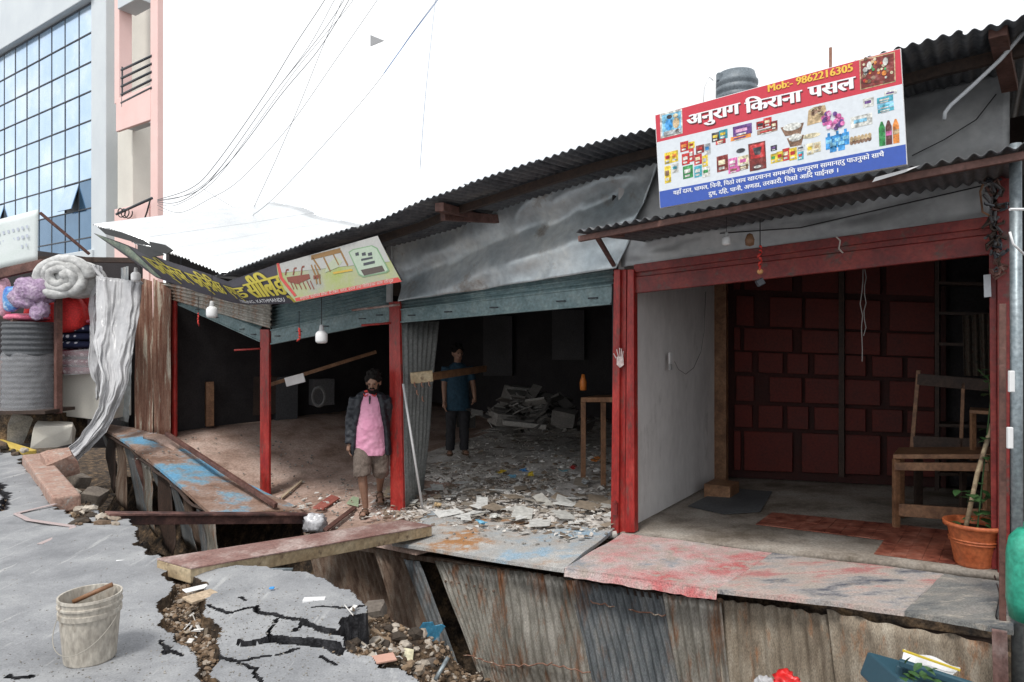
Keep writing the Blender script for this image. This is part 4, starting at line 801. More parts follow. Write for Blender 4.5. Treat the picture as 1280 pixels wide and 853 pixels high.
    for sd in 'LR':
        hp, kn, an, toe = [Vector(q) for q in J['leg'+sd]]; fd = toe-an; fd.z = 0; fd.normalize(); c = an+fd*.055+Vector((0, 0, 0)); c.z = (an.z+toe.z)/2-.045; pitch = (toe.z+.045-an.z)*1.0
        up_ = (Z-fd*0).normalized(); A_, B_ = an-fd*.06+Vector((0, 0, -.068)), toe+fd*.04+Vector((0, 0, -.034)); mb = MB(); mb.tube([T(A_), T(A_.lerp(B_, .3)), T(A_.lerp(B_, .75)), T(B_)], [.036*sc, .04*sc, .047*sc, .034*sc], 12, flat=.3)
        q = an.lerp(toe, .75)+Vector((0, 0, -.01)); sv = fd.cross(Z); mb.tube([T(q-sv*.05-Z*.025), T(q-sv*.035+Z*.018), T(q+Z*.028), T(q+sv*.035+Z*.018), T(q+sv*.05-Z*.025)], .011*sc, 6, flat=.6)
        q = an.lerp(toe, .28)+Vector((0, 0, -.01)); mb.tube([T(q-sv*.042-Z*.04), T(q-sv*.03+Z*.015), T(q+Z*.024), T(q+sv*.03+Z*.015), T(q+sv*.042-Z*.04)], .01*sc, 6, flat=.6)
        link('sandal', mb, sandal, parent=e, smooth=True)
J1 = dict(head=(.035, -.04, 1.485), nod=.22, turn=-.12,
          armR=((-.175, 0, 1.29), (-.225, .02, 1.03), (-.232, -.04, .80), (-.235, -.07, .70)), armL=((.175, 0, 1.29), (.21, .07, 1.04), (.2, .06, .82), (.2, .03, .72)),
          legR=((-.085, 0, .82), (-.085, -.16, .47), (-.04, -.17, .085), (-.06, -.30, .05)), legL=((.085, 0, .82), (.115, -.0, .46), (.085, .24, .2), (.10, .13, .09)))
pb = G(463, 641); pb = Vector((pb.x, pb.y, pb.z+.005))
e, T, Hd, sc = make_person(pb+Vector((.0, .02, 0)), .12, 'bearded man in pink shirt, dark open jacket and shorts stepping forward between two red posts', J1, H=1.68)
dress(e, T, Hd, sc, J1, m_shirt, m_collar, m_jacket, m_shorts, m_hair, m_sandal, True)
J2 = dict(head=(0, 0, 1.50), nod=.05, turn=.3,
          armR=((-.175, 0, 1.29), (-.2, .0, 1.03), (-.2, -.06, .80), (-.2, -.08, .70)), armL=((.175, 0, 1.29), (.23, -.02, 1.05), (.24, -.12, .86), (.22, -.18, .8)),
          legR=((-.085, 0, .82), (-.1, -.0, .46), (-.11, .02, .085), (-.13, -.1, .05)), legL=((.085, 0, .82), (.1, 0, .46), (.1, .02, .085), (.12, -.1, .05)))
p2 = Yp(572, 569, 10.4)
e, T, Hd, sc = make_person(p2, .2, 'man in a blue t-shirt and dark trousers standing in the dim middle shop', J2, H=1.66)
dress(e, T, Hd, sc, J2, m_tee, None, None, m_trou, m_hair, m_sandal, False, beard=False)
SLAB2 = p2

# ------------------------------------------------------------ writing on boards
def cline(pts_, w, mb, off): 
    for a, b in zip(pts_[:-1], pts_[1:]): mb.beam(a+off, b+off, w, .002, up=N)
def text_on(txt, p0, p1, h, up, m, parent, name, off, bold=(0,), warp_=None, shear=0):
    # fits the writing between two baseline points, h = height of a capital / head line
    c = bpy.data.curves.new('t', 'FONT'); c.body = txt; c.size = 1; c.resolution_u = 2; to = bpy.data.objects.new('t', c); COL.objects.link(to)
    dg = bpy.context.evaluated_depsgraph_get(); me = bpy.data.meshes.new_from_object(to.evaluated_get(dg)); bpy.data.objects.remove(to)
    v = np.array([q.co[:] for q in me.vertices]); fs = [tuple(p.vertices) for p in me.polygons]; bpy.data.meshes.remove(me); bpy.data.curves.remove(c)
    x0, x1 = v[:, 0].min(), v[:, 0].max(); mb = MB(); p0, p1 = Vector(p0), Vector(p1); X = p1-p0; Lw = X.length
    for k, b in enumerate(bold):
        vs = []
        for q in v:
            u = (q[0]-x0)/(x1-x0); y = q[1]*h/.62
            p = p0+X*u+X.normalized()*(b+shear*y)+up*y
            if warp_: p = warp_(u, y)
            vs.append(p+off*(1+.15*k))
        mb.add(vs, fs)
    return link(name, mb, m, parent=parent)
# ------------------------------------------------------------ grocery sign
DS = -1.40
def C(x, y, l=0): return F(800+x/3.5556, 40+y/3.5556, DS-.012-.0012*l)
sg = thing('shop_sign', F(978, 235, DS), 'large red, white and blue grocery sign board with goods and phone number on the canopy', 'sign')
TL, TR, BR, BL = F(818.3, 144, DS), F(1125.8, 60.5, DS), F(1134, 206, DS), F(824.7, 260.7, DS)
mb = MB(); mb.hexa([BL, BR, BR+N*.03, BL+N*.03], [TL, TR, TR+N*.03, TL+N*.03]); link('frame', mb, m_white, parent=sg, bevel=.003)
def cpoly(pts_, l, m, nm='print', par=None):
    mb = MB(); prism(mb, [C(x, y, l) for x, y in pts_], N*.0004); return link(nm, mb, m, parent=par or sg)
fw = flat('sign_white', (.66, .7, .74), .35); fr = flat('sign_red', (.56, .035, .06), .35); fb = flat('sign_blue', (.035, .09, .4), .35)
def mixl(p, q, t): return (p[0]+(q[0]-p[0])*t, p[1]+(q[1]-p[1])*t)
cTL, cTR, cBR, cBL = (68, 372), (1155, 76), (1184, 588), (90, 783)
rl0, rr0 = (75, 492), (1165, 232); bl0, br0 = (86, 710), (1180, 500)
cpoly([cTL, cTR, rr0, rl0], 0, fr, 'red_band'); cpoly([rl0, rr0, br0, bl0], 0, fw, 'white_field'); cpoly([bl0, br0, cBR, cBL], 0, fb, 'blue_band')
upv = (C(70, 400)-C(84, 700)).normalized()
m_sh = flat('letter_shadow', (.12, .015, .02)); m_wl = flat('letter_white', (.85, .86, .88)); m_yl = flat('letter_yellow', (.8, .5, .06))
def preorder(t):                         # the short i is drawn before its consonant
    o = []
    for ch in t:
        if ch == '\u093f': o.insert(len(o)-1, ch)
        else: o.append(ch)
    return ''.join(o)
bold = [i*.0022 for i in range(-3, 4)]
for dx, dy, m, l in ((4, 5, m_sh, 1), (0, 0, m_wl, 3)):
    for w, a, b in (("अनुराग", (212, 418), (443, 362)), ("किराना", (470, 362), (718, 308)), ("पसल", (752, 296), (955, 250))):
        text_on(preorder(w), C(a[0]+dx, a[1]+dy, l), C(b[0]+dx, b[1]+dy, l), .069, upv, m, sg, 'lettering', -N*.0005, bold)
text_on("Mob:- 9862216305", C(570, 268, 3), C(945, 174, 3), .042, upv, m_yl, sg, 'phone_number', -N*.0005, [i*.0014 for i in range(-2, 3)])
text_on(preorder("यहाँ दाल, चामल, चिनी, पिठो लाय खाद्यान्न सम्बन्धि सम्पुर्ण सामानहरु पाउनुको साथै").replace('\u094d', ''), C(148, 725, 2), C(1085, 553, 2), .025, upv, m_wl, sg, 'small_lettering', -N*.0005, [-.0009, 0, .0009])
text_on(preorder("दुध, दहि, पानी, अण्डा, तरकारी, चिसो आदि पाईन्छ ।").replace('\u094d', ''), C(305, 730, 2), C(880, 624, 2), .025, upv, m_wl, sg, 'small_lettering', -N*.0005, [-.0009, 0, .0009])
P_col = {k: mat('print_'+k, [tuple(q*.45 for q in v), v, tuple(min(1, q*1.25+.1) for q in v)], scale=26, rough=.4, bump=0, grain=.35, bscale=70, lo=.36, hi=.66) for k, v in dict(red=(.5, .02, .02), yellow=(.75, .55, .04), darkred=(.2, .02, .015), orange=(.75, .25, .04), green=(.02, .25, .06), blue=(.03, .28, .65), lblue=(.2, .5, .7), purple=(.12, .04, .22), brown=(.22, .12, .07), tan=(.5, .36, .2), black=(.03, .03, .04), pink=(.6, .12, .35), lpink=(.75, .4, .6), cola=(.1, .02, .02), grey=(.45, .47, .48), pale=(.62, .62, .58), cream=(.7, .62, .42), teal=(.05, .35, .45)).items()}
names = list(P_col)
def rct(x, y, w, h, k, l=1, sk=-.24, nm='print'):     # upright card in the board's own slant
    cpoly([(x, y), (x+w, y+w*sk), (x+w+h*.03, y+w*sk+h), (x+h*.03, y+h)], l, P_col[k], nm)
def dot(x, y, r, k, l=1, ry=None): cpoly([(x+r*math.cos(a*.5236), y+(ry or r)*math.sin(a*.5236)-.2*r*math.cos(a*.5236)) for a in range(12)], l, P_col[k])
# two small devotional pictures, kept plain
rct(88, 365, 98, 110, 'pale', 1); rct(97, 372, 84, 92, 'lblue', 2); dot(128, 412, 17, 'blue', 3, 26); dot(160, 405, 15, 'tan', 3, 24); dot(130, 378, 12, 'black', 4, 9); dot(157, 372, 12, 'cream', 4, 9); rct(104, 446, 76, 18, 'grey', 4); dot(166, 440, 10, 'brown', 4)
rct(974, 126, 158, 134, 'tan', 1); rct(979, 130, 148, 124, 'darkred', 2)
rnd = random.Random(4)
for k in range(34): dot(rnd.uniform(990, 1118), rnd.uniform(118, 228), rnd.uniform(4, 11), rnd.choice(['orange', 'tan', 'darkred', 'cream', 'brown', 'green', 'black', 'red', 'pale']), 3+k % 3)
dot(1018, 150, 11, 'pale', 6, 18); dot(1090, 132, 12, 'pale', 6, 18)
# goods
def pack(x, y, w, h, a, b): rct(x, y, w, h, a, 1); rct(x+w*.15, y+h*.25, w*.6, h*.3, b, 2); rct(x+w*.2, y+h*.68, w*.5, h*.16, 'pale', 2)
for x, y, w, h, a, b in [(108, 540, 30, 50, 'yellow', 'red'), (138, 532, 30, 50, 'yellow', 'orange'), (108, 600, 28, 75, 'yellow', 'brown'), (140, 590, 30, 40, 'pale', 'teal'), (178, 492, 36, 44, 'red', 'orange'), (214, 492, 28, 30, 'yellow', 'red'), (185, 545, 34, 50, 'red', 'pale'), (216, 520, 22, 60, 'red', 'pale'), (248, 508, 36, 36, 'darkred', 'red'), (286, 500, 26, 50, 'grey', 'blue'), (240, 548, 34, 46, 'red', 'cream'), (276, 552, 24, 50, 'yellow', 'grey'), (190, 600, 44, 56, 'green', 'pale'), (240, 600, 34, 50, 'teal', 'pale'), (276, 605, 34, 44, 'pale', 'green'),
                         (318, 452, 34, 40, 'black', 'yellow'), (350, 440, 38, 40, 'teal', 'yellow'), (336, 482, 44, 22, 'red', 'cream'), (412, 424, 84, 46, 'purple', 'lpink'), (402, 470, 90, 18, 'orange', 'purple'),
                         (516, 402, 40, 34, 'red', 'black'), (548, 386, 36, 40, 'red', 'cream'), (580, 400, 30, 40, 'darkred', 'cream'), (520, 440, 90, 20, 'brown', 'red'),
                         (340, 556, 50, 70, 'darkred', 'cream'), (392, 566, 40, 40, 'pink', 'pale'), (392, 606, 50, 26, 'pink', 'brown'), (436, 556, 46, 50, 'cream', 'pink'), (440, 596, 40, 22, 'brown', 'cream'),
                         (580, 508, 28, 24, 'black', 'purple'), (580, 545, 26, 42, 'yellow', 'green'), (606, 535, 30, 46, 'yellow', 'red'), (632, 522, 32, 54, 'red', 'cream'), (662, 520, 34, 54, 'yellow', 'red'), (698, 508, 34, 24, 'grey', 'black'), (700, 536, 26, 36, 'teal', 'red'), (740, 500, 30, 50, 'cream', 'yellow'), (772, 494, 30, 44, 'cream', 'tan'),
                         (990, 300, 48, 40, 'pale', 'purple'), (1052, 296, 72, 26, 'teal', 'pale'), (1054, 324, 72, 22, 'lblue', 'teal'), (1056, 348, 72, 16, 'teal', 'pale'), (935, 382, 96, 50, 'pale', 'lblue'), (1085, 268, 56, 18, 'pale', 'purple')]: pack(x, y, w, h, a, b)
dot(447, 528, 20, 'black', 2, 10); cpoly([(480, 500), (556, 484), (562, 606), (488, 622)], 1, P_col['darkred']); cpoly([(486, 506), (550, 492), (555, 556), (492, 566)], 2, P_col['red']); cpoly([(500, 518), (540, 509), (534, 545), (510, 548)], 3, P_col['black']); dot(522, 600, 26, 'cola', 3, 14); dot(522, 600, 16, 'pale', 4, 6)
for x, y, w in [(676, 430, 52), (690, 478, 38)]:
    cpoly([(x-w, y-4), (x+w, y-4-.22*w*2), (x+w*.7, y+26), (x-w*.6, y+34)], 1, P_col['brown']); dot(x, y-8, w*.8, 'pale', 2, 17)
dot(760, 462, 42, 'cream', 1, 11)
cpoly([(748, 350), (772, 335), (822, 325), (828, 352), (806, 400), (742, 418)], 1, P_col['tan'])
for k in range(14): dot(rnd.uniform(764, 815), rnd.uniform(335, 365), 8, rnd.choice(['tan', 'cream', 'brown']), 2+k % 2)
for k in range(34):
    a = rnd.random()*6.28; r = rnd.random()**.5; dot(858+48*r*math.cos(a), 392+38*r*math.sin(a), 10, rnd.choice(['pink', 'pink', 'lpink', 'purple']), 2+k % 4)
for x, y in [(838, 470), (876, 460), (912, 450), (856, 482), (893, 474)]:
    rct(x-14, y, 30, 56, 'blue', 1); rct(x-6, y-18, 12, 20, 'blue', 1); rct(x-12, y+14, 26, 16, 'lblue', 2)
for k in range(6): dot(940+k*16, 492-k*3.5, 9, 'brown', 1, 12); dot(940+k*16, 478-k*3.5, 8, 'tan', 2, 12)
for x, k1, k2 in ((1060, 'green', 'green'), (1090, 'cola', 'pink'), (1122, 'orange', 'tan')):
    y = 430-(x-1060)*.2; cpoly([(x, y), (x+9, y-30), (x+17, y-31), (x+28, y-5), (x+31, y+75), (x+3, y+80)], 1, P_col[k1]); rct(x+3, y+20, 25, 20, k2, 2)

# water tank and rod behind the sign
tk = thing('water_tank', Yp(918, 150, 11.5), 'black ribbed plastic water tank rising behind the grocery sign', 'water tank')
m_tank = mat('weathered_black_tank', [(.1, .125, .145), (.18, .21, .235)], scale=3, rough=.5); c = Yp(920, 150, 11.5)
mb = MB(); prof = [(.34, -.7)]
for i in range(9): z = -.5+i*.13; prof += [(.33, z), (.355, z+.03), (.355, z+.08), (.33, z+.11)]
zt = Yp(0, 93, 11.5).z-c.z; prof = [(r_, z) for r_, z in prof if z < zt-.05]+[(.3, zt), (.12, zt+.05), (0, zt+.05)]
mb.lathe(c, prof, 32); link('tank_body', mb, m_tank, parent=tk, smooth=True)
for x in (899, 938):
    p = Yp(x, 97, 11.4); mb = MB(); mb.box(p, (.09, .1, .14)); link('lug', mb, m_tank, parent=tk, bevel=.02)
mb = MB(); mb.tube([Yp(893, 100, 11.3), Yp(893, 180, 11.3)], .025); mb.tube([Yp(893, 102, 11.3), Yp(886, 96, 11.3), Yp(880, 110, 11.3), Yp(877, 160, 11.3)], .012, 6); link('pipe', mb, m_white, parent=tk, smooth=True)
mb = MB(); mb.tube([Yp(1038, 200, 9), Yp(1038, 60, 9)], .02); tag(link('iron_rod', mb, m_rust, smooth=True), 'thin rusty rod standing up behind the grocery sign', 'rod')

# ------------------------------------------------------------ folded furniture sign
fs = thing('furniture_sign', F(300, 360, -1.15), 'long dark furniture sign with yellow lettering, bent in the middle under the eave', 'sign')
TOPL = [(118, 292), (150, 303), (205, 325), (262, 343), (285, 352), (345, 331), (472, 296)]; BOTL = [(134, 303), (196, 347), (250, 366), (290, 378), (312, 381), (370, 379), (503, 351)]
DF = -1.12
def fsp(u, v, l=0):                      # u 0..6 along the board, v 0 top .. 1 bottom
    i = min(int(u), 5); t = u-i; a = mixl(TOPL[i], TOPL[i+1], t); b = mixl(BOTL[i], BOTL[i+1], t); x, y = mixl(a, b, v)
    return F(x, y, DF+.1*v*v-(.008+.0015*l if l else 0))
m_sb = mat('sign_dark_purple', [(.028, .024, .038), (.045, .04, .055)], scale=4, rough=.4, grain=.05); m_sy = flat('furniture_yellow', (.5, .42, .05))
def strip(u0, u1, v0, v1, m, l, name, n=24, nv=4, par=None):
    mb = MB(); vs = [fsp(u0+(u1-u0)*i/n, v0+(v1-v0)*j/nv, l) for j in range(nv+1) for i in range(n+1)]
    mb.add(vs, [(j*(n+1)+i, j*(n+1)+i+1, (j+1)*(n+1)+i+1, (j+1)*(n+1)+i) for j in range(nv) for i in range(n)]); return link(name, mb, m, parent=par or fs, solid=.001 if l else .012)
strip(0, 6, 0, 1, m_sb, 0, 'board', 72)
strip(0.02, 1.15, .04, .96, mat('faded_green_picture', [(.12, .17, .14), (.2, .25, .19), (.33, .35, .25)], scale=5, rough=.5), 2.5, 'faded_picture', 20)
def ftext(txt, u0, u1, v0, v1, m, l, nm, bold=(0,)):
    c = bpy.data.curves.new('t', 'FONT'); c.body = txt; c.size = 1; c.resolution_u = 2; to = bpy.data.objects.new('t', c); COL.objects.link(to)
    dg = bpy.context.evaluated_depsgraph_get(); me = bpy.data.meshes.new_from_object(to.evaluated_get(dg)); bpy.data.objects.remove(to)
    v = np.array([q.co[:] for q in me.vertices]); fc = [tuple(p.vertices) for p in me.polygons]; bpy.data.meshes.remove(me)
    x0, x1, y0, y1 = v[:, 0].min(), v[:, 0].max(), -.02, .66; mb = MB()
    for k, b in enumerate(bold): mb.add([fsp(min(5.99, max(0, u0+(u1-u0)*(q[0]-x0)/(x1-x0)+b)), v1-(v1-v0)*(q[1]-y0)/(y1-y0), l+.3*k) for q in v], fc)
    return link(nm, mb, m, parent=fs)
hb = [-.014, -.007, 0, .007, .014]
ftext(preorder("फर्निचर"), 1.3, 2.15, .22, .72, m_sy, 3, 'lettering', hb); ftext(preorder("फर्निसिङ"), 2.25, 3.15, .25, .72, m_sy, 3, 'lettering', hb)
ftext("एण्ड", 3.35, 4.15, .3, .72, m_sy, 3, 'lettering', hb); ftext("सीलिङ्ग".replace('\u094d', '') if False else preorder("सीलिङ्ग"), 4.2, 5.12, .22, .78, m_sy, 3, 'lettering', [x*1.3 for x in hb])
ftext("FURNISHING, KATHMANDU", 3.6, 4.8, .84, .95, m_wl, 3, 'small_lettering')
# bright right part
br_ = link('bright_panel', (lambda mb: (prism(mb, [F(x, y, DF-.004-.0) for x, y in [(346, 331), (472, 296), (501, 350), (371, 378), (356, 362), (348, 345)]], -N*.004), mb)[1])(MB()), mat('sign_lime_grey', [(.3, .3, .29), (.34, .36, .2), (.3, .36, .08)], scale=1.6, rough=.4, grain=.03), parent=fs)
def D(x, y, l=0): return F(330+x/7.111, 285+y/7.111, DF-.0095-.0012*l)
def dpoly(pts_, l, m, nm='print'): mb = MB(); prism(mb, [D(x, y, l) for x, y in pts_], N*.0005); return link(nm, mb, m, parent=br_)
def dline(pts_, w, m, l=2): mb = MB(); cline([D(x, y, l) for x, y in pts_], w, mb, Vector()); return link('print', mb, m, parent=br_)
m_pw = flat('print_wood', (.24, .13, .04)); m_pr = flat('print_maroon', (.2, .05, .03)); m_dr = flat('print_red_band', (.5, .06, .05))
dpoly([(135, 320), (1010, 70), (1120, 300), (160, 400)], 1, flat('print_pale_grey', (.4, .4, .38)))
dpoly([(275, 625), (1190, 440), (1225, 478), (285, 655)], 2, m_dr, 'red_band'); dpoly([(112, 318), (135, 312), (165, 440), (290, 600), (270, 612), (140, 450)], 2, m_dr, 'red_curve')
text_on(preorder("सम्पर्क फर्निचर सोफा, टि टेबल, पलङ, दराज तथा सिलिङका काम गरिन्छ"), D(320, 640, 3), D(1150, 480, 3), .028, Z, flat('lettering_pale', (.6, .5, .45)), br_, 'small_lettering', -N*.0004)
dline([(420, 265), (680, 200)], .05, m_pw); dline([(430, 262), (500, 370)], .02, m_pw); dline([(530, 262), (590, 385)], .02, m_pw); dline([(615, 235), (665, 330)], .016, m_pw); dline([(680, 205), (745, 335)], .022, m_pw)
dpoly([(200, 440), (400, 410), (410, 450), (300, 500), (215, 480)], 2, m_pr); 
for x in (190, 260, 330): dline([(x, 420), (x+10, 375-(x-190)*.2), (x+30, 372-(x-190)*.2)], .02, m_pr)
for x in (230, 260, 300, 340, 380, 410): dline([(x, 470), (x+35, 545)], .012, m_pr)
for x in (420, 450): dline([(x, 330), (x+40, 430), (x+50, 500)], .02, m_pw)
dline([(440, 440), (500, 430)], .04, m_pr); dpoly([(610, 395), (780, 365), (790, 382), (620, 412)], 2, flat('print_ochre', (.5, .33, .05)))
dpoly([(560, 330), (640, 260), (700, 300), (660, 350), (540, 400)], 2, flat('print_pale_green', (.38, .42, .3)))
dpoly([(750, 215), (790, 190), (960, 155), (1010, 180), (1115, 380), (1090, 400), (880, 440), (840, 420)], 2, flat('print_sage', (.18, .3, .17))); dpoly([(762, 220), (795, 198), (955, 164), (1000, 188), (1100, 375), (1080, 390), (885, 428), (850, 410)], 3, flat('print_mint', (.38, .46, .36)))
dpoly([(860, 375), (1050, 335), (1075, 385), (890, 425)], 4, flat('print_dark_umber', (.08, .06, .05))); dline([(865, 285), (965, 265)], .02, m_frame, 4); dline([(885, 325), (985, 303)], .026, m_frame, 4)
for x, w in ((825, 30), (885, 34), (940, 36)): dpoly([(x-w/2, 225), (x+w/2, 215), (x+w/2+5, 245), (x-w/2+5, 250)], 4, m_frame)
text_on("TEL 01", D(866, 400, 5), D(1060, 360, 5), .02, Z, m_wl, br_, 'small_lettering', -N*.0004) if False else None

# ------------------------------------------------------------ left end of the row: rusty sheet, loose plastic, grey strip
rc = thing('rusty_partition', F(190, 540, -.05), 'rust red corrugated sheets with peeling pale streaks left of the furniture shop', 'partition')
for k, (x0, x1, t0, t1) in enumerate([(168, 192, 346, 352), (190, 213, 348, 362)]):
    a, b, c, e = F(x0+2, t0, -.06-.02*k), F(x1, t1, -.06-.02*k), F(x1+1, 546, -.06), F(x0, 541, -.06); mb = MB(); mb.sheet(a, b, c, e, 40, 16, corr(a, b, .011, .085, .03, k)); link('sheet', mb, m_rust, parent=rc, smooth=True, solid=.003)
a, b, c, e = F(141, 338, .3), F(160, 333, .3), F(160, 540, .3), F(141, 540, .3); mb = MB(); mb.sheet(a, b, c, e, 30, 4, corr(a, b, .012, .09)); tag(link('grey_sheet', mb, m_zincd, smooth=True, solid=.003), 'upright grey corrugated sheet behind the hanging plastic', 'metal sheet')
a, b, c, e = F(150, 460, .0), F(166, 440, .0), F(160, 528, -.1), F(148, 525, -.1); mb = MB(); mb.sheet(a, b, c, e, 14, 14, lambda u, v: .05*float(fbm(u*5, v*5, 1, 3, 5))); tag(link('foil_sheet', mb, m_fascia, smooth=True, solid=.003), 'shiny crumpled foil strip hanging by the rusty sheets', 'foil')
def drape(name, L, R_, m, label, cat, Y0, amp=.06, n=60, nv=60, seed=0, folds=5):
    mb = MB(); vs = []
    for j in range(nv+1):
        a, b = pl2(L, j/nv), pl2(R_, j/nv)
        for i in range(n+1):
            x, y = mixl(a, b, i/n); w = amp*(math.sin(i/n*math.pi*folds+j*.05+seed)+2.6*abs(float(fbm(i*.11+j*.03, j*.07, 1, 4, seed)))); x += 5*float(fbm(i*.05, j*.16, 1, 3, seed+5)); y += 4*float(fbm(i*.2, j*.1, 1, 3, seed+8))*(1 if j > nv*.8 else .3); vs.append(Yp(x, y, Y0(j/nv)+w))
    mb.add(vs, [(j*(n+1)+i, j*(n+1)+i+1, (j+1)*(n+1)+i+1, (j+1)*(n+1)+i) for j in range(nv) for i in range(n)]); return tag(link(name, mb, m, smooth=True, solid=.004), label, cat)
def pl2(P, t): k = t*(len(P)-1); i = min(int(k), len(P)-2); return mixl(P[i], P[i+1], k-i)
drape('plastic_sheet', [(113, 331), (111, 400), (112, 455), (121, 500), (126, 470), (136, 400)][:4], [(128, 333), (136, 375), (140, 430), (131, 492)], m_plas, 'white plastic sheet hanging in a twisted strip beside the bedding stack', 'plastic sheet', lambda t: 10.6, .035, seed=1, folds=3)
drape('plastic_sheet', [(120, 345), (122, 400), (118, 430), (128, 470), (124, 510), (98, 548), (64, 578)], [(178, 352), (172, 395), (166, 440), (158, 480), (143, 525), (112, 563), (80, 592)], m_plas, 'long white plastic sheet swept down from the eave to the broken road', 'plastic sheet', lambda t: 10.4-1.2*t, .04, seed=3, folds=3)
mb = MB(); mb.tube([Yp(116, 334, 10.6), Yp(150, 372, 10.4), Yp(178, 353, 10.5)], .03, 6)
tag(link('plastic_hem', mb, m_plas, smooth=True), 'rolled hem along the top of the swept plastic sheet', 'plastic hem')

# ------------------------------------------------------------ stall at the far left
stl = thing('bedding_stall', Yp(60, 520, 11.5), 'open bedding stall with brown posts and pale banner at the left edge', 'stall')
SY = 10.6
mb = MB(); mb.beam(Yp(-40, 352, SY), Yp(56, 330, SY), .1, .14); link('beam', mb, m_brown, parent=stl, bevel=.006)
mb = MB(); mb.beam(Yp(48, 324, SY+.6), Yp(176, 326, SY+.6), .1, .08); link('beam', mb, m_woodd, parent=stl)
mb = MB(); mb.beam(Yp(73, 352, SY), Yp(73, 517, SY), .09, .09, up=N); link('post', mb, m_brown, parent=stl, bevel=.005)
mb = MB(); mb.beam(Yp(19, 398, SY-.1), Yp(-6, 500, SY-.1), .08, .08, up=N); link('slanted_post', mb, m_brown, parent=stl, bevel=.005)
mb = MB(); mb.beam(Yp(-20, 395, SY+.3), Yp(24, 400, SY+.3), .3, .05); link('shelf', mb, m_woodd, parent=stl)
mb = MB(); mb.beam(Yp(5, 513, SY), Yp(76, 513, SY), .7, .05); link('shelf', mb, m_woodd, parent=stl)
mb = MB(); mb.beam(Yp(50, 266, SY), Yp(112, 318, SY+.5), .04, .04); link('brace', mb, m_brown, parent=stl)
mb = MB(); mb.sheet(Yp(-60, 290, SY), Yp(48, 262, SY), Yp(46, 326, SY), Yp(-60, 350, SY), 20, 8, lambda u, v: .03*math.sin(u*7)*v); link('banner', mb, mat('pale_banner', [(.6, .66, .64), (.68, .72, .72)], scale=2, rough=.6, bump=0, grain=.03), parent=stl, solid=.01, smooth=True)
for yy, w in ((.3, .62), (.48, .8), (.66, .5)):     # washed out pale lines of print
    mb = MB(); p = lambda u, v: (lambda a, b: a.lerp(b, v))(Yp(-60, 290, SY).lerp(Yp(48, 262, SY), u), Yp(-60, 350, SY).lerp(Yp(46, 326, SY), u))+Vector((0, -.03, 0))+Vector((0, -.03*math.sin(u*7)*v, 0))
    for k in range(7): a, b = p(.55+.055*k, yy), p(.55+.055*k+.035*w, yy); mb.beam(a, b, .002, .05)
    link('faint_print', mb, flat('faint_lilac', (.48, .52, .6)), parent=stl)
mb = MB(); prism(mb, [Yp(x, y, SY+.5) for x, y in [(78, 466), (130, 466), (130, 526), (76, 520)]], Vector((0, .8, 0))); link('plinth_wall', mb, m_cream, parent=stl, bevel=.01)
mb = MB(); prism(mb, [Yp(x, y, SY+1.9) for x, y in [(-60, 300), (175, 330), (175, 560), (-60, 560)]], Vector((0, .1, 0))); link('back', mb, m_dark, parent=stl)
mb = MB(); mb.box(Yp(35, 532, SY+.6), (1.4, .9, .45)); link('footing', mb, m_brk, parent=stl)
m_matt = mat('grey_foam', [(.07, .075, .08), (.1, .105, .115)], scale=4, rough=.8)
def roll(x0, x1, y0, y1, Y, m, name, label, cat, nr=8, ripple=.02):
    a = Yp((x0+x1)/2, y1, Y); r = (x1-x0)/2/FPX*Y; h = (y1-y0)/FPX*Y; mb = MB(); prof = [(0, 0)]
    for i in range(nr*6+1): prof.append((r*(1-(.06 if i in (0, nr*6) else 0))-ripple*abs(math.sin(i/6*math.pi))**.4*0+ripple*math.cos(i/6*2*math.pi)*.5, h*i/(nr*6)))
    prof.append((0, h)); mb.lathe(a, prof, 30); return tag(link(name, mb, m, smooth=True), label, cat)
roll(9, 66, 403, 508, SY+.1, m_matt, 'mattress_roll', 'thick grey ribbed mattress roll standing half wrapped in clear plastic', 'mattress roll', 16)
mw = mat('clear_plastic_wrap', [(.55, .55, .57)], rough=.2, alpha=.28, grain=0, bump=.6, bscale=9, bdist=.05)
a = Yp(37, 512, SY+.1); r = 34/FPX*SY; mb = MB(); n = 48; vs = []
for j in range(17):
    for i in range(n): an = 2*math.pi*i/n; k = r*(1.0+.04*float(vn(i*.9, j*.6, 1, 3))+(.06 if j == 0 else 0)); vs.append(a+Vector((math.cos(an)*k, math.sin(an)*k, .86*j/16+(.12*float(vn(i*.5, 3, 1, 7)) if j == 16 else 0))))
mb.add(vs, [(j*n+i, j*n+(i+1) % n, (j+1)*n+(i+1) % n, (j+1)*n+i) for j in range(16) for i in range(n)]); tag(link('plastic_wrap', mb, mw, smooth=True), 'clear crinkled plastic bag round the lower half of the grey roll', 'plastic bag')
# lying roll of white wadding with a spiral end
c = Yp(81, 348, SY-.1); rt = mat('white_wadding', [(.4, .4, .39), (.58, .58, .57)], scale=5, rough=.8, bump=.5, bscale=14, bdist=.03); wr = thing('wadding_roll', c, 'big white plastic wrapped wadding roll hung above the red cushions', 'wadding roll')
mb = MB(); R0 = .36; pts_ = []
for i in range(72): a = i/72*2*math.pi*3.2; rr = R0*(1-.8*i/72)*(1+.28*float(vn(i*.33, 2, 1, 4))); pts_.append(c+Vector((rr*math.cos(a)*1.15, -.06-.07*i/72+.06*float(vn(i*.5, 7, 1, 2)), rr*math.sin(a)*.85)))
mb.tube(pts_, [(.08-.02*i/72)*(1+.5*float(vn(i*.6, 9, 1, 5))) for i in range(72)], 8); link('spiral_end', mb, rt, parent=wr, smooth=True)
mb = MB(); mb.ball(c+Vector((.05, .25, 0)), (.42, .35, .3), 24, 14); link('roll_body', mb, rt, parent=wr, smooth=True)
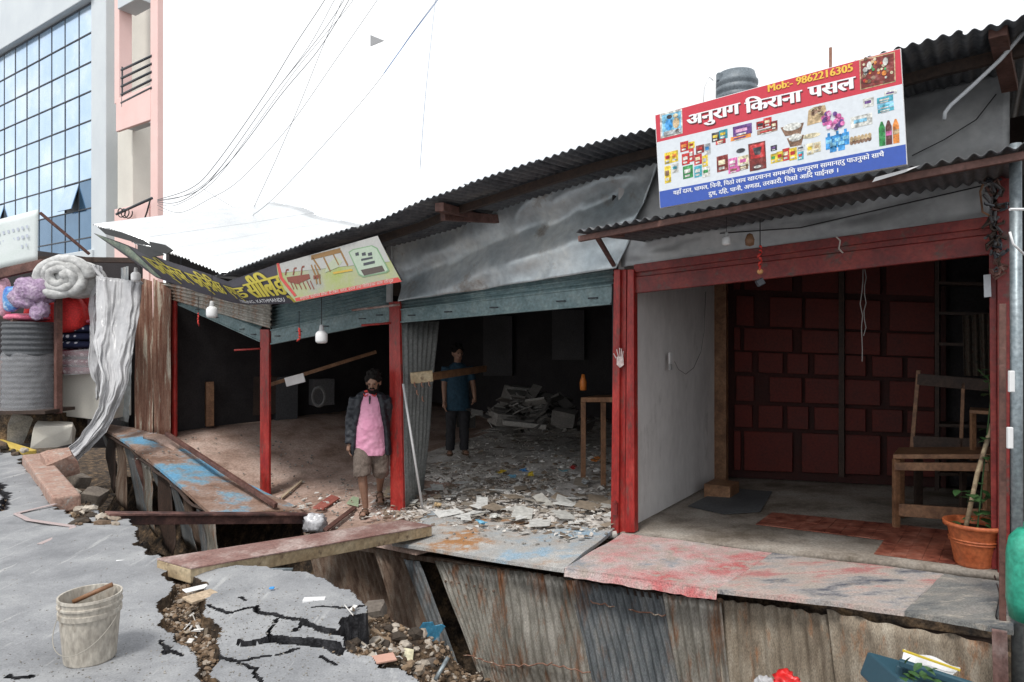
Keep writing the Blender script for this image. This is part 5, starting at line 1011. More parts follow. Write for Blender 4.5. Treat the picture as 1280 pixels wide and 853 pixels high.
def soft(name, px, py, Y, r, m, label, cat, jit=.12, seed=0, rot=0):
    c = Yp(px, py, Y); mb = MB(); mb.ball((0, 0, 0), 1, 28, 18); o = []
    for v in mb.v:
        v = Vector(v); q = 1+jit*(float(fbm(v.x*1.6+v.z*1.1, v.y*1.6-v.z, 1, 4, seed))-.9*abs(float(fbm(v.x*2.1-v.y, v.z*2.3+v.y, 1.3, 3, seed+2)))+.15); sx = [math.copysign(abs(k)**.75, k)*rr for k, rr in zip(v, r)]; w = Vector(sx)*q; w = Matrix.Rotation(rot, 3, 'Y') @ w; o.append(tuple(c+w))
    mb.v = o; return tag(link(name, mb, m, smooth=True), label, cat)
m_rc = mat('red_cushion_cloth', [(.55, .02, .02), (.65, .03, .03)], scale=4, rough=.7, bump=.2)
soft('cushion', 72, 392, SY+.35, (.5, .2, .32), m_rc, 'big red cushion behind the brown post, above the quilts', 'cushion')
soft('cushion', 102, 390, SY+.6, (.36, .2, .3), m_rc, 'second red cushion, right of the brown post', 'cushion', seed=2)
soft('cushion', 36, 397, SY+.1, (.32, .26, .06), mat('pink_satin', [(.65, .12, .2), (.7, .2, .3)], scale=3, rough=.4), 'flat glossy pink cushion on top of the grey roll', 'cushion', seed=4)
soft('hanging_bag', 40, 366, SY-.15, (.27, .18, .2), mat('lilac_fabric', [(.24, .15, .26), (.36, .25, .38), (.48, .38, .48)], scale=11, rough=.45, bump=.8, bscale=25, bdist=.03), 'lilac bag hanging under the stall beam', 'bag', seed=6, jit=.55)
soft('soft_toy', 50, 388, SY-.2, (.12, .1, .14), mat('lilac_fabric', []), 'small lilac soft toy dangling below the lilac bag', 'soft toy', seed=8, jit=.55)
soft('blue_bag', 15, 374, SY-.05, (.12, .08, .2), mat('blue_print_bag', [(.05, .12, .5), (.1, .3, .6), (.6, .65, .7)], scale=9, rough=.5), 'blue and white printed bag hanging at the left edge', 'bag', seed=9)
soft('pink_bolster', 6, 372, SY+.1, (.08, .1, .3), mat('pale_pink', [(.6, .35, .42)], rough=.8), 'pale pink hanging cloth at the left edge of the stall', 'cloth', seed=3)
soft('green_cushion', 112, 398, SY+.8, (.2, .1, .2), mat('green_cloth', [(.03, .3, .08)], rough=.8), 'green cushion at the back beside the hanging plastic', 'cushion', seed=5)
def dots_mat(name, base, dot_, sc_, th):
    m = mat(name, [base], scale=4, rough=.85, bump=.2); t = m.node_tree; n = t.nodes; L = t.links; b = n['Principled BSDF']; src = b.inputs['Base Color'].links[0].from_socket
    vo = n.new('ShaderNodeTexVoronoi'); vo.inputs['Scale'].default_value = sc_; vo.inputs['Randomness'].default_value = .35; g = n.new('ShaderNodeNewGeometry'); L.new(g.outputs['Position'], vo.inputs['Vector'])
    lt = n.new('ShaderNodeMath'); lt.operation = 'LESS_THAN'; lt.inputs[1].default_value = th; L.new(vo.outputs['Distance'], lt.inputs[0]); mxn = n.new('ShaderNodeMixRGB'); mxn.inputs[2].default_value = (*dot_, 1); L.new(lt.outputs[0], mxn.inputs[0]); L.new(src, mxn.inputs[1]); L.new(mxn.outputs[0], b.inputs['Base Color']); return m
m_navy = dots_mat('navy_dotted_quilt', (.015, .02, .06), (.6, .6, .65), 9, .25); m_pkq = dots_mat('red_patterned_quilt', (.22, .03, .05), (.5, .3, .32), 11, .3)
for i, (y, m, lb) in enumerate([(411, m_navy, 'uppermost navy dotted quilt of the stack beside the hanging plastic'), (421, m_navy, 'second navy dotted quilt of the stack, under the uppermost'), (431, m_navy, 'lowest navy dotted quilt, lying on the red patterned ones'), (442, m_pkq, 'upper red patterned quilt under the navy ones'), (453, m_pkq, 'middle red patterned quilt in the wrapped stack'), (462, m_pkq, 'lowest red patterned quilt on the cream wall')]):
    soft('quilt', 98, y, SY+.6, (.4, .3, .075), m, lb, 'quilt', seed=i, jit=.05)
soft('quilt', 98, 402, SY+.6, (.4, .3, .04), mat('pink_satin', []), 'thin pink quilt on top of the navy stack', 'quilt', seed=12, jit=.05)
mb = MB(); p = [Yp(x, y, SY+.12) for x, y in [(72, 440), (112, 436), (124, 466), (80, 470)]]; mb.sheet(*p, 14, 8, lambda u, v: .03*float(fbm(u*4, v*4, 1, 3, 2))); tag(link('plastic_wrap', mb, mw, smooth=True), 'clear plastic stretched over the red patterned quilts', 'plastic sheet')

# ------------------------------------------------------------ buildings behind
BD = 8.0
def bpos(px, py, d=BD): return F(px, py, d)
gb = thing('glass_building', Vector((*bpos(60, 330).xy, 0)), 'tall pale building with a blue mirror glass curtain wall at the left', 'building')
sR, _, zt = sdz(bpos(117, 3)); zb = sdz(bpos(116, 309))[2]; zt2 = sdz(bpos(116, 3))[2]
gl = thing  # no-op name
pw_ = 1.02*(0.0418*28.0)/1.0
Yc_ = bpos(108, 100).y; cw = .0418*Yc_*1.1; rows_n = 8; rh = (zt2-zb)/8.35
ncol = 13
for i in range(ncol):
    for j in range(-1, 9):
        s0 = sR+i*cw; z1 = zt2-j*rh; z0 = z1-rh
        if j == -1: continue
        if j == 8: z0 = zb-.3
        opened = (i, j) in ((1, 6), (7, 6)); mb = MB(); g_ = .035; ax = (-U, N, Z)
        c = S(s0+cw/2, BD+.03, (z0+z1)/2); tiltd = random.uniform(-.006, .006)
        if opened: mb.box(c-N*.16, (cw-g_, .03, rh-g_), (-U, (N-Z*.28).normalized(), (Z+N*.28).normalized()))
        else: mb.box(c, (cw-g_, .02, z1-z0-g_), ((-U+N*tiltd).normalized(), (N+Z*random.uniform(-.012, .012)).normalized(), Z))
        link('glass_pane', mb, m_glassd if j >= 7 or (j == 6 and i in (0,)) else m_glass, parent=gb)
        if opened: mb = MB(); mb.box(c+N*.02, (cw-g_, .02, rh-g_), (-U, N, Z)); link('dark_opening', mb, m_black, parent=gb)
for i in range(ncol+1): mb = MB(); mb.beam(S(sR+i*cw, BD+.02, zb-.3), S(sR+i*cw, BD+.02, zt2), .045, .04, up=N); link('mullion', mb, m_frame, parent=gb)
for j in range(9): mb = MB(); mb.beam(S(sR, BD+.012, zt2-j*rh), S(sR+ncol*cw, BD+.012, zt2-j*rh), .05, .045); link('transom', mb, m_frame, parent=gb)
mb = MB(); c = S(sR+ncol*cw/2, BD+.6, (zb+zt2)/2); mb.box(c, (ncol*cw+.5, 1.0, zt2-zb+.6), (-U, N, Z)); link('backing', mb, m_frame, parent=gb)
mb = MB(); mb.box(S(sR-.65, BD+.6, 6), (1.3, 1.4, 22), (-U, N, Z)); link('end_pier', mb, m_bldg, parent=gb, bevel=.03)
mb = MB(); mb.box(S(sR+8, BD+.4, zt2+1.6), (16.6, 1.4, 3.1), (-U, N, Z)); link('parapet', mb, m_bldg, parent=gb, bevel=.03)
mb = MB(); mb.box(S(sR+8, BD+.4, zb-1.6), (16.6, 1.2, 2.9), (-U, N, Z)); link('lower_wall', mb, m_bldg, parent=gb, bevel=.03)
# pink and cream house
PD = 7.2
ph = thing('pink_house', Vector((*F(170, 330, PD).xy, 0)), 'cream and pink house with a railed balcony between the glass building and the sky', 'house')
def fb_box(x0, y0, x1, y1, d, th, m, nm, bev=.02):
    a, b, c, e = F(x0, y0, d), F(x1, y0, d), F(x1, y1, d), F(x0, y1, d); sa, _, za = sdz(a); sb_, _, zb_ = sdz(c); mb = MB(); mb.box(S((sa+sb_)/2, d+th/2, (za+zb_)/2), (abs(sa-sb_), th, abs(za-zb_)), (-U, N, Z)); return link(nm, mb, m, parent=ph, bevel=bev)
fb_box(143, -260, 195, 420, PD+1.6, .15, m_cream, 'rear_wall')
fb_box(188, -260, 197, 420, PD, .22, m_pink, 'pink_column'); fb_box(143, -260, 149, 128, PD+.2, .5, m_pink, 'pink_edge')
fb_box(145, 124, 188, 150, PD-.02, .12, m_pink, 'balcony_front'); fb_box(147, 145, 172, 150, PD+.11, .7, m_bldg, 'balcony_slab')
fb_box(147, -20, 172, -2, PD+.11, .7, m_bldg, 'balcony_slab')
fb_box(147, 155, 166, 262, PD+.7, .8, m_cream, 'wall_pier'); fb_box(143, 262, 186, 420, PD+.0, .5, m_pink, 'pink_base')
fb_box(170, 172, 187, 262, PD+1.45, .08, m_dark2, 'doorway')
for k in range(5):
    y0 = 87+k*10.4; 
    mb = MB(); a, b = F(151, y0+1, PD), F(188, y0-22+k*1.5, PD); a2 = S(sdz(a)[0], PD+.02, a.z); mb.tube([F(152, 88+k*10.3, PD), F(190, 70+k*10.3*.97, PD)], .045, 8); link('rail_bar', mb, m_frame, parent=ph, smooth=True)
mb = MB(); mb.tube([F(153, 84, PD), F(153, 134, PD)], .03, 8); link('rail_post', mb, m_frame, parent=ph)
# bracket with coiled cable
mb = MB(); mb.tube([F(146, 268, PD-.4), F(190, 248, PD-.4)], .05, 8); bk = tag(link('cable_bracket', mb, m_frame, smooth=True), 'dark iron bracket with cable ends at the foot of the pink house', 'bracket')
mb = MB(); c = F(149, 266, PD-.5); mb.tube([c+(-U)*(.22*math.cos(a))+Z*(.16*math.sin(a))+N*.02*a for a in [i*.5 for i in range(40)]], .02, 6); link('cable_coil', mb, m_black, parent=bk, smooth=True)
mb = MB(); mb.tube([F(188, 250, PD-.4), F(184, 265, PD-.4), F(175, 290, PD-.4)], .03, 6); link('cable_drop', mb, m_black, parent=bk, smooth=True)

# overhead wires
def wire(pp, Y0, Y1, r, lb, m=None, n=60):
    out = []; k = len(pp)
    for i in range(n+1):
        t = i/n*(k-1); j = min(int(t), k-2); u = t-j; P_ = [pp[max(0, j-1)], pp[j], pp[j+1], pp[min(k-1, j+2)]]
        q = [.5*(2*P_[1][a]+(P_[2][a]-P_[0][a])*u+(2*P_[0][a]-5*P_[1][a]+4*P_[2][a]-P_[3][a])*u*u+(-P_[0][a]+3*P_[1][a]-3*P_[2][a]+P_[3][a])*u**3) for a in (0, 1)]
        Y = Y0+(Y1-Y0)*(i/n)**.9; out.append(Yp(q[0], q[1], Y))
    mb = MB(); mb.tube(out, [r*(1.15-.65*i/n) for i in range(n+1)], 5); tag(link('overhead_wire', mb, m or m_frame, smooth=True), lb, 'wire', 'wires crossing the white sky')
wire([(197, 250), (240, 235), (270, 205), (330, 120), (370, 55), (408, -3), (440, -60)], 16, 7, .007, 'overhead wire leaving the top of the frame leftmost of the main bundle')
wire([(197, 251), (245, 240), (278, 207), (340, 120), (400, 45), (432, -3), (450, -40)], 16, 7, .006, 'overhead wire just right of the leftmost one in the bundle')
wire([(197, 253), (230, 250), (285, 205), (352, 118), (400, 60), (438, -3), (455, -40)], 16, 7, .007, 'lower overhead wire of the bundle, the one sagging most near the pink column')
wire([(197, 257), (225, 266), (260, 250), (300, 225), (360, 160), (420, 75), (474, -3)], 16, 7, .005, 'overhead wire sagging lowest by the house and climbing right of the bundle')
wire([(286, 338), (312, 272), (345, 200), (375, 130), (405, 55), (430, -5)], 14, 7, .0045, 'steep thin wire rising from the roof fold through the bundle')
wire([(225, 293), (262, 296), (312, 272), (360, 230), (460, 118), (515, 42), (550, -5)], 14, 7, .0045, 'thin wire sagging beside the roof and rising towards the blue cord')
wire([(197, 252), (235, 243), (272, 214), (334, 128), (385, 60), (420, -3), (440, -35)], 15.5, 7, .005, 'overhead wire in the middle of the bundle, twisting with its neighbours')
wire([(198, 255), (222, 256), (268, 226), (318, 160), (372, 85), (436, 8), (448, -15)], 15, 7, .0045, 'overhead wire looping loosely under the bundle before joining it at the top')
wire([(198, 262), (240, 276), (290, 292), (330, 303)], 15, 12, .003, 'hair thin wire drooping from the pink column down to the roof')
wire([(255, 237), (312, 271), (380, 302)], 15, 11, .004, 'short thin wire running down right across the steep one')
wire([(480, 92), (515, 43), (546, 2), (560, -20)], 7, 6, .004, 'bright blue cord at the top right of the wires', flat('blue_cord', (.1, .3, .7)))
wire([(525, 212), (531, 130), (538, 60), (545, -5)], 8, 6, .003, 'pale blue vertical cord hanging from the blue one', flat('pale_blue_cord', (.4, .55, .75)))
# small grey pennant kite among the wires
mb = MB(); prism(mb, [Yp(463, 44, 12), Yp(480, 51, 12.3), Yp(463, 58, 12)], Vector((0, .02, 0))); tag(link('paper_kite', mb, flat('grey_paper', (.5, .5, .5))), 'small grey triangular kite in the sky beside the wires', 'kite')
# aerial on the white roof
mb = MB(); mb.tube([F(226, 330, -.2), F(230, 296, -.2)], .01, 5); mb.tube([F(218, 311, -.2), F(236, 313, -.2)], .008, 5); mb.tube([F(224, 305, -.2), F(232, 318, -.2)], .008, 5); tag(link('aerial', mb, m_frame), 'broken thin aerial standing on the bright tilted roof', 'aerial')

# ------------------------------------------------------------ bulbs and charms
def bulb(px, py, ptop, Y, lb, first=[None]):
    c = Yp(px, py, Y)
    if first[0] is None:
        t = thing('led_bulb', c, lb, 'bulb', 'white bulbs hanging under the eave'); mb = MB(); mb.lathe(c, [(0, -.085), (.04, -.084), (.062, -.07), (.066, -.05), (.066, .02), (.05, .045), (.03, .055)], 24); link('diffuser', mb, m_white, parent=t, smooth=True)
        mb = MB(); mb.lathe(c, [(.03, .05), (.026, .09), (.02, .12), (0, .125)], 16); link('cap', mb, flat('grey_cap', (.45, .45, .45)), parent=t, smooth=True)
        mb = MB(); mb.tube([c+Z*.12, c+Z*.45], .005, 6); link('cord', mb, m_black, parent=t); first[0] = t; return t
    t = first[0].copy(); COL.objects.link(t); t.location = c; t['org'] = tuple(c); t['label'] = lb
    for ch in list(first[0].children): q = ch.copy(); COL.objects.link(q); q.parent = t
    return t
bulb(265, 389, 370, 8.3, 'white bulb hanging under the dark bent part of the furniture sign'); bulb(402, 420, 395, 7.6, 'white bulb hanging before the teal shutter, by the bright end of the sign')
q_ = bulb(908, 300, 280, 5.2, 'small dull bulb hanging below the canopy, left of the red charm'); q_.scale = (.5, .5, .5)
b_ = bulb(170, 345, 330, 10.0, 'small white bulb beside the hanging plastic under the torn eave')
def charm(px, py, Y, n, lb, gap=.03, r=.016):
    t = thing('chili_charm', Yp(px, py, Y), lb, 'charm'); c = Yp(px, py, Y)
    for i in range(n):
        mb = MB(); d_ = Vector((random.uniform(-1, 1)*.8, random.uniform(-.5, .5), -random.uniform(.2, 1.2))); p = c-Z*(gap*i); mb.tube([p-d_*.015, p, p+d_*.02, p+d_*.035-Z*.01], [r*.3, r*.7, r*.55, r*.15], 8); link('chili', mb, flat('chili_red', (.5, .03, .02)), parent=t, smooth=True)
    mb = MB(); mb.tube([c+Z*.2, c-Z*(gap*n)], .004, 5); link('string', mb, m_black, parent=t)
    return t, c
charm(248, 392, 8.4, 5, 'small red chili charm hanging left of the bulb under the sign'); charm(374, 411, 7.7, 5, 'small red chili charm hanging before the teal shutter')
t, c = charm(950, 308, 5.1, 6, 'red chili and lemon charm with a black stone under the canopy')
mb = MB(); mb.ball(c-Z*.19, .022, 12, 8); link('lemon', mb, flat('lemon', (.6, .3, .12)), parent=t, smooth=True); mb = MB(); mb.box(c-Z*.27, (.06, .05, .05), (Vector((.8, .2, .4)).normalized(), Vector((0, 1, 0)), Vector((-.4, 0, .8)).normalized())); link('black_stone', mb, m_frame, parent=t, bevel=.006)
mb = MB(); mb.lathe(Yp(937, 300, 5.1), [(0, -.05), (.03, -.04), (.035, 0), (.02, .04), (0, .05)], 14); tag(link('small_bell', mb, m_wood, smooth=True), 'small brown pot hanging left of the red charm', 'hanging pot')
for k, (x, y) in enumerate([(1010, 300), (1045, 296)]):
    mb = MB(); p = Yp(x, y, 5.0); mb.tube([p, p+Vector((.03, 0, -.03)), p+Vector((.02, 0, -.09)), p+Vector((.05, 0, -.12))], .006, 5); tag(link('rag_strip', mb, flat('pale_rag', (.45, .4, .36))), ['pale rag strip tied under the canopy, left of two', 'pale rag strip tied under the canopy, right of two'][k], 'rag') if k else None
mb = MB(); mb.tube([F(900, 292, -.07), F(1000, 285, -.08), F(1100, 262, -.07), F(1230, 232, -.06)], .005, 5); tag(link('cable', mb, m_black, smooth=True), 'thin dark cable running along the grey sheet above the red header', 'cable')
mb = MB(); mb.tube([F(1140, 195, -.0), F(1180, 175, -.02), F(1220, 150, -.02), F(1245, 118, -.02)], .004, 5); tag(link('cable', mb, m_black, smooth=True), 'thin cable climbing the upper grey sheet right of the sign', 'cable')
# small red hooks at the posts
for (x0, y0, x1, y1, Y, lb) in [(293, 438, 326, 436, 9.2, 'red iron hook at the left red post'), (452, 407, 489, 404, 7.9, 'red iron hook at the post beside the walking man'), (440, 388, 500, 381, 7.7, 'brown stick jutting from the top of the post beside the walking man')]:
    mb = MB(); mb.tube([Yp(x0, y0, Y), Yp(x1, y1, Y)], .014, 6); tag(link('iron_hook' if 'hook' in lb else 'stick', mb, m_red if 'hook' in lb else m_plank, smooth=True), lb, 'hook' if 'hook' in lb else 'stick')

# ------------------------------------------------------------ folding panel, rod and block in the middle shop
a, b = F(502, 400, .05), S(2.9, 1.0, 0); b = Vector((b.x, b.y, 0)); 
TLp = F(502, 402, .03); TRp = Yp(548, 402, 8.9); BRp = Yp(528, 612, 8.9); BLp = F(508, 637, .03)
fp = thing('folding_panel', BLp, 'grey corrugated panel leaning inward behind the middle red post', 'panel'); mb = MB(); mb.sheet(TLp, TRp, BRp, BLp, 80, 8, corr(TLp, TRp, .02, .12, .03, 4)); link('sheet', mb, mat('bare_grey_panel', [(.17, .18, .18), (.25, .26, .255)], scale=3, rough=.55, metal=.2), parent=fp, smooth=True, solid=.004)
mb = MB(); mb.tube([Yp(504, 480, 7.75), Yp(528, 634, 7.6)], .014, 8); tag(link('metal_rod', mb, flat('pale_metal', (.5, .5, .5), .3), smooth=True), 'pale metal rod leaning on the middle red post', 'rod')
mb = MB(); mb.beam(Yp(514, 473, 8.0), Yp(540, 470, 8.1), .08, .13); o = tag(link('timber_block', mb, m_raw, bevel=.005), 'pale timber block fixed on the folding panel', 'timber block')
mb = MB(); mb.beam(Yp(538, 471, 8.15), Yp(606, 461, 10.0), .06, .09); tag(link('bar', mb, m_wood, bevel=.004), 'wooden bar running inward from the timber block', 'bar')
mb = MB(); 
for x, y in [(518, 482), (527, 482), (536, 481), (521, 492), (528, 500)]: p = Yp(x, y, 7.95); mb.tube([p+Z*.04, p, p+Vector((.02, 0, -.02))], .008, 5)
tag(link('dried_flowers', mb, m_rust), 'dried flower string hanging from the timber block', 'dried flowers')
# table, boxes, heap in the middle shop
tt = thing('small_table', Yp(745, 565, 8.2), 'small wooden table against the right side of the middle shop', 'table')
mb = MB(); p, q = Yp(726, 500, 8.6), Yp(768, 500, 8.2); mb.hexa([p-Z*.03, q-Z*.03, q-Z*.03+N*.5, p-Z*.03+N*.5], [p+Z*.03, q+Z*.03, q+Z*.03+N*.5, p+Z*.03+N*.5]); link('tabletop', mb, m_wood, parent=tt, bevel=.004)
for x, y in ((729, 8.6), (754, 8.4)): mb = MB(); p = Yp(x, 503, y); mb.beam(p, Vector((p.x, p.y, -.2)), .06, .06); link('leg', mb, m_wood, parent=tt, bevel=.004)
mb = MB(); p = Yp(729, 478, 8.6); mb.lathe(p, [(0, -.1), (.04, -.1), (.045, 0), (.03, .05), (.02, .1), (0, .1)], 14); tag(link('orange_bottle', mb, flat('orange_plastic', (.6, .18, .03)), smooth=True), 'small orange bottle on the small table', 'bottle')
rnd = random.Random(11)
m_dbp = mat('dusty_box_paper', [(.06, .055, .05), (.11, .1, .09), (.2, .19, .175)], scale=5, rough=.9, island=.6)
desc = ['big flat dusty board on top of the heap', 'grey bundle at the left foot of the heap', 'pale carton at the right end of the heap', 'long flat packet in front of the heap', 'dark carton behind the heap']
for k, (x, y, Y, sz, ry, tl_) in enumerate([(672, 498, 10.5, (.9, .55, .05), .2, .2), (630, 524, 9.8, (.36, .26, .16), .5, .1), (706, 522, 9.6, (.32, .26, .2), -.3, .1), (655, 530, 9.6, (.6, .2, .06), .1, .05), (650, 500, 11, (.5, .4, .4), .3, 0)]):
    block(Yp(x, y, Y), sz, (tl_, .12, ry), m_dbp, 'carton', desc[k]+' in the middle shop', 'carton', chip=.06)
mb = MB()
for k in range(170):
    x = rnd.gauss(668, 26); p = Yp(x, rnd.uniform(500, 540)-8*math.exp(-((x-670)/20)**2), rnd.uniform(9.6, 11)); e_3 = Euler((rnd.gauss(0, .35), rnd.gauss(0, .35), rnd.random()*6)).to_matrix(); mb.box(p, (rnd.uniform(.12, .4), rnd.uniform(.1, .3), rnd.choice((.004, .01, .03))), (e_3 @ Vector((1, 0, 0)), e_3 @ Vector((0, 1, 0)), e_3 @ Z))
link('paper_heap', mb, m_dbp, kind='stuff')
# litter over the middle floor
mb = MB()
def flake(mb, p, L, Wd):
    a = rnd.random()*6.28; tlt = rnd.gauss(0, .22); ux = Vector((math.cos(a), math.sin(a), tlt*.6)).normalized(); uy = Vector((-math.sin(a), math.cos(a), rnd.gauss(0, .2))).normalized(); h = rnd.uniform(.002, .03)
    q = [p+ux*(sx*L*rnd.uniform(.6, 1))+uy*(sy*Wd*rnd.uniform(.6, 1))+Z*(h+rnd.uniform(0, .02)) for sx, sy in ((-1, -1), (1, -1), (1, 1), (-1, 1))]; mb.add(q+[v-Z*.004 for v in q], [(0, 1, 2, 3), (7, 6, 5, 4), (0, 4, 5, 1), (1, 5, 6, 2), (2, 6, 7, 3), (3, 7, 4, 0)])
for i in range(3600):
    s_ = rnd.uniform(.1, 4.6); d_ = rnd.uniform(-.55, 6) if rnd.random() < .5 else rnd.uniform(-.55, 2.2)
    if s_ > 2.9 and d_ < 1.2 and rnd.random() < .75: continue
    if float(vn(s_, d_, 1.7, 3)) < -.3: continue
    z = zf(s_, d_)+.05*float(fbm(s_, d_, 1.3, 3, 5))+(.03 if d_ > 0 else .01); k = rnd.choice((.007, .01, .013, .018, .025, .035, .055)); flake(mb, S(s_, d_, z), k, k*rnd.uniform(.4, 1))
link('litter', mb, m_paper, kind='stuff')
mb = MB()
for i in range(900):
    s_ = rnd.uniform(.1, 3.4); d_ = abs(rnd.gauss(0, 2.2))-.4; z = zf(s_, d_)+.05*float(fbm(s_, d_, 1.3, 3, 5))+.01; lump(mb, S(s_, min(d_, 6), z), rnd.choice((.01, .014, .02, .03, .045)), .5)
link('plaster_rubble', mb, mat('plaster_crumb', [(.2, .15, .11), (.42, .38, .33), (.6, .57, .53), (.7, .68, .65)], scale=5, rough=.95, island=.8, bump=.5, bscale=60), kind='stuff')
mb = MB()
for i in range(85):
    s_ = rnd.uniform(.1, 3.6); d_ = abs(rnd.gauss(0, 1.6))-.3; z = zf(s_, d_)+.05*float(fbm(s_, d_, 1.3, 3, 5))+.045; k = rnd.uniform(.06, .16); flake(mb, S(s_, min(d_, 6), z), k, k*rnd.uniform(.5, 1))
link('paper_sheets', mb, mat('pale_paper_sheets', [(.26, .21, .16), (.42, .4, .36), (.54, .54, .52), (.66, .66, .64)], scale=3, rough=.8, island=.9, bump=.2, bscale=20), kind='stuff')
cc = ['red', 'blue', 'yellow', 'green', 'lblue', 'orange', 'teal', 'pink']; k = 0
spots_ = [(655, 592, 'blue', 'crumpled blue wrapper in the middle of the litter'), (666, 597, 'yellow', 'crumpled yellow wrapper touching the blue one in the litter'), (640, 600, 'lblue', 'pale blue torn packet left of the blue wrapper'), (705, 592, 'teal', 'long teal torn packet towards the small table'), (717, 588, 'red', 'small red wrapper right of the teal packet'), (745, 578, 'orange', 'orange wrapper under the small table'), (628, 594, 'yellow', 'yellow wrapper on the left of the litter, apart from the blue one'), (620, 650, 'pale', 'whitish torn packet near the front edge of the middle shop floor'), (600, 658, 'lblue', 'pale blue packet near the front edge, next to the whitish one'), (730, 606, 'grey', 'grey torn card by the heavy red post'), (545, 636, 'tan', 'tan torn card at the foot of the metal rod')]
for x, y, kk, lb_ in spots_:
    mb = MB(); p = G(x, y, .04)
    for _ in range(3): flake(mb, p+Vector((rnd.uniform(-.04, .04), rnd.uniform(-.04, .04), .02)), .05, .035)
    tag(link('wrapper', mb, P_col[kk]), lb_, 'wrapper', 'coloured wrappers in the litter')
mb = MB()
for i in range(700):
    s_ = rnd.uniform(0, 7.6); d_ = rnd.uniform(-1.0, 1.4); z = zf(s_, d_)+.035; lump(mb, S(s_, d_, z), rnd.choice((.006, .01, .016, .02)))
link('plaster_crumbs', mb, m_stone, kind='stuff')
# pieces lying by the walking man
scr = [((598, 0), 0)]
def lay(name, pxs, m, lb, cat, th=.02, dz=.03): mb = MB(); prism(mb, [G(x, y, dz) for x, y in pxs], Z*th); return tag(link(name, mb, m, bevel=.003), lb, cat)
lay('board_piece', [(391, 636), (404, 638), (425, 624), (414, 620)], mat('red_board', [(.3, .08, .06), (.38, .13, .1)], scale=5), 'red brown board piece lying left of the walking man', 'board')
lay('stick', [(351, 622), (353, 624), (378, 603), (377, 601)], m_card, 'thin pale stick on the floor near the third red post', 'stick')
lay('stick', [(404, 663), (408, 666), (446, 636), (442, 634)], m_brown, 'brown stick lying in front of the walking man', 'stick')
lay('leaflet', [(433, 630), (448, 634), (449, 623), (441, 621)], flat('pale_green_paper', (.35, .42, .28)), 'pale green leaflet beside the walking man', 'leaflet', .01)
lay('cardboard_piece', [(478, 622), (500, 622), (500, 606), (484, 610)], m_card, 'tan cardboard piece behind the walking man', 'cardboard', .02)
soft('plastic_bag', 393, 655, 7.45, (.12, .09, .1), mat('thin_plastic_bag', [(.45, .45, .47), (.6, .6, .62)], scale=8, rough=.3), 'crumpled whitish plastic bag at the end of the steel channel', 'plastic bag', jit=.6, seed=4)
# furniture deep in the left shop
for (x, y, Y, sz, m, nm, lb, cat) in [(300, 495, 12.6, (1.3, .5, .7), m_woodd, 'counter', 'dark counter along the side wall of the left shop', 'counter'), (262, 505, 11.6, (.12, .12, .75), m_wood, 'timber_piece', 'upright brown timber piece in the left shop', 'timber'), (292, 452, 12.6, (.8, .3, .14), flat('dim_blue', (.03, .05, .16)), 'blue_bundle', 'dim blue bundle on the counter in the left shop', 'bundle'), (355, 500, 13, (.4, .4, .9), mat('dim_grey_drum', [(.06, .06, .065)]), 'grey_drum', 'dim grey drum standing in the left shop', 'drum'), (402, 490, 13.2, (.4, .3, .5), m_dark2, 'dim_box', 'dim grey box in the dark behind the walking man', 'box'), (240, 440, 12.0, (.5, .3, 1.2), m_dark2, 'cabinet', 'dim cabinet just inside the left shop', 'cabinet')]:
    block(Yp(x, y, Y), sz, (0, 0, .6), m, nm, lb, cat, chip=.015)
mb = MB(); mb.beam(Yp(338, 481, 9.9), Yp(470, 440, 10.6), .05, .05); tag(link('hanging_plank', mb, m_wood), 'slanting plank hanging in the dark of the left shop', 'plank')
mb = MB(); mb.box(Yp(369, 475, 9.7), (.28, .03, .13), (Vector((.96, 0, .25)), Vector((0, 1, 0)), Vector((-.25, 0, .96)))); tag(link('white_plate', mb, m_wall, bevel=.005), 'whitish plate fixed to the slanting plank', 'plate')
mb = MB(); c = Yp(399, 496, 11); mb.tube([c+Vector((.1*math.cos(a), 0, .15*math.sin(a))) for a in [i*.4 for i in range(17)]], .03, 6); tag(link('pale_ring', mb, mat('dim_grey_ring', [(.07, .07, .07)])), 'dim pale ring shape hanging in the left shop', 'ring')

# ------------------------------------------------------------ bucket
bc = Zp(113, 824, 0); bc.z = gz(bc.x, bc.y)-.005; Hb = .335
bsc = .93
bu = thing('bucket', bc, 'muddy cream plastic bucket with wire handle on the cracked road', 'bucket')
mb = MB(); k = 1.0; prof = [(0, .0), (.118, 0), (.128, .012), (.145, .2), (.147, .235), (.156, .238), (.157, .262), (.15, .265), (.151, .285), (.16, .288), (.16, .296), (.152, .3), (.153, .318), (.16, .322), (.158, .335), (.149, .334), (.146, .3), (.138, .2), (.12, .02), (0, .016)]
mb.lathe(bc, [(a_*.9, b_*.99) for a_, b_ in prof], 40); link('pail', mb, m_bucket, parent=bu, smooth=False)
mb = MB(); mb.lathe(bc, [(0, .13), (.12, .12)], 24); link('dried_mortar', mb, m_mud, parent=bu)
mb = MB(); pts_ = [bc+Vector((.146*math.cos(a), .03*math.sin(a)-.15*abs(math.sin(a)), .245-.15*abs(math.sin(a)))) for a in [math.pi+i*math.pi/20 for i in range(21)]]; mb.tube(pts_, .0022, 6); link('wire_handle', mb, flat('pale_wire', (.3, .28, .24)), parent=bu, smooth=True)
mb = MB(); mb.tube([bc+Vector((-.1, .02, .28)), bc+Vector((.06, .09, .345))], .012, 8); tag(link('wooden_stick', mb, m_wood, smooth=True), 'wooden stick lying inside the muddy bucket', 'stick')

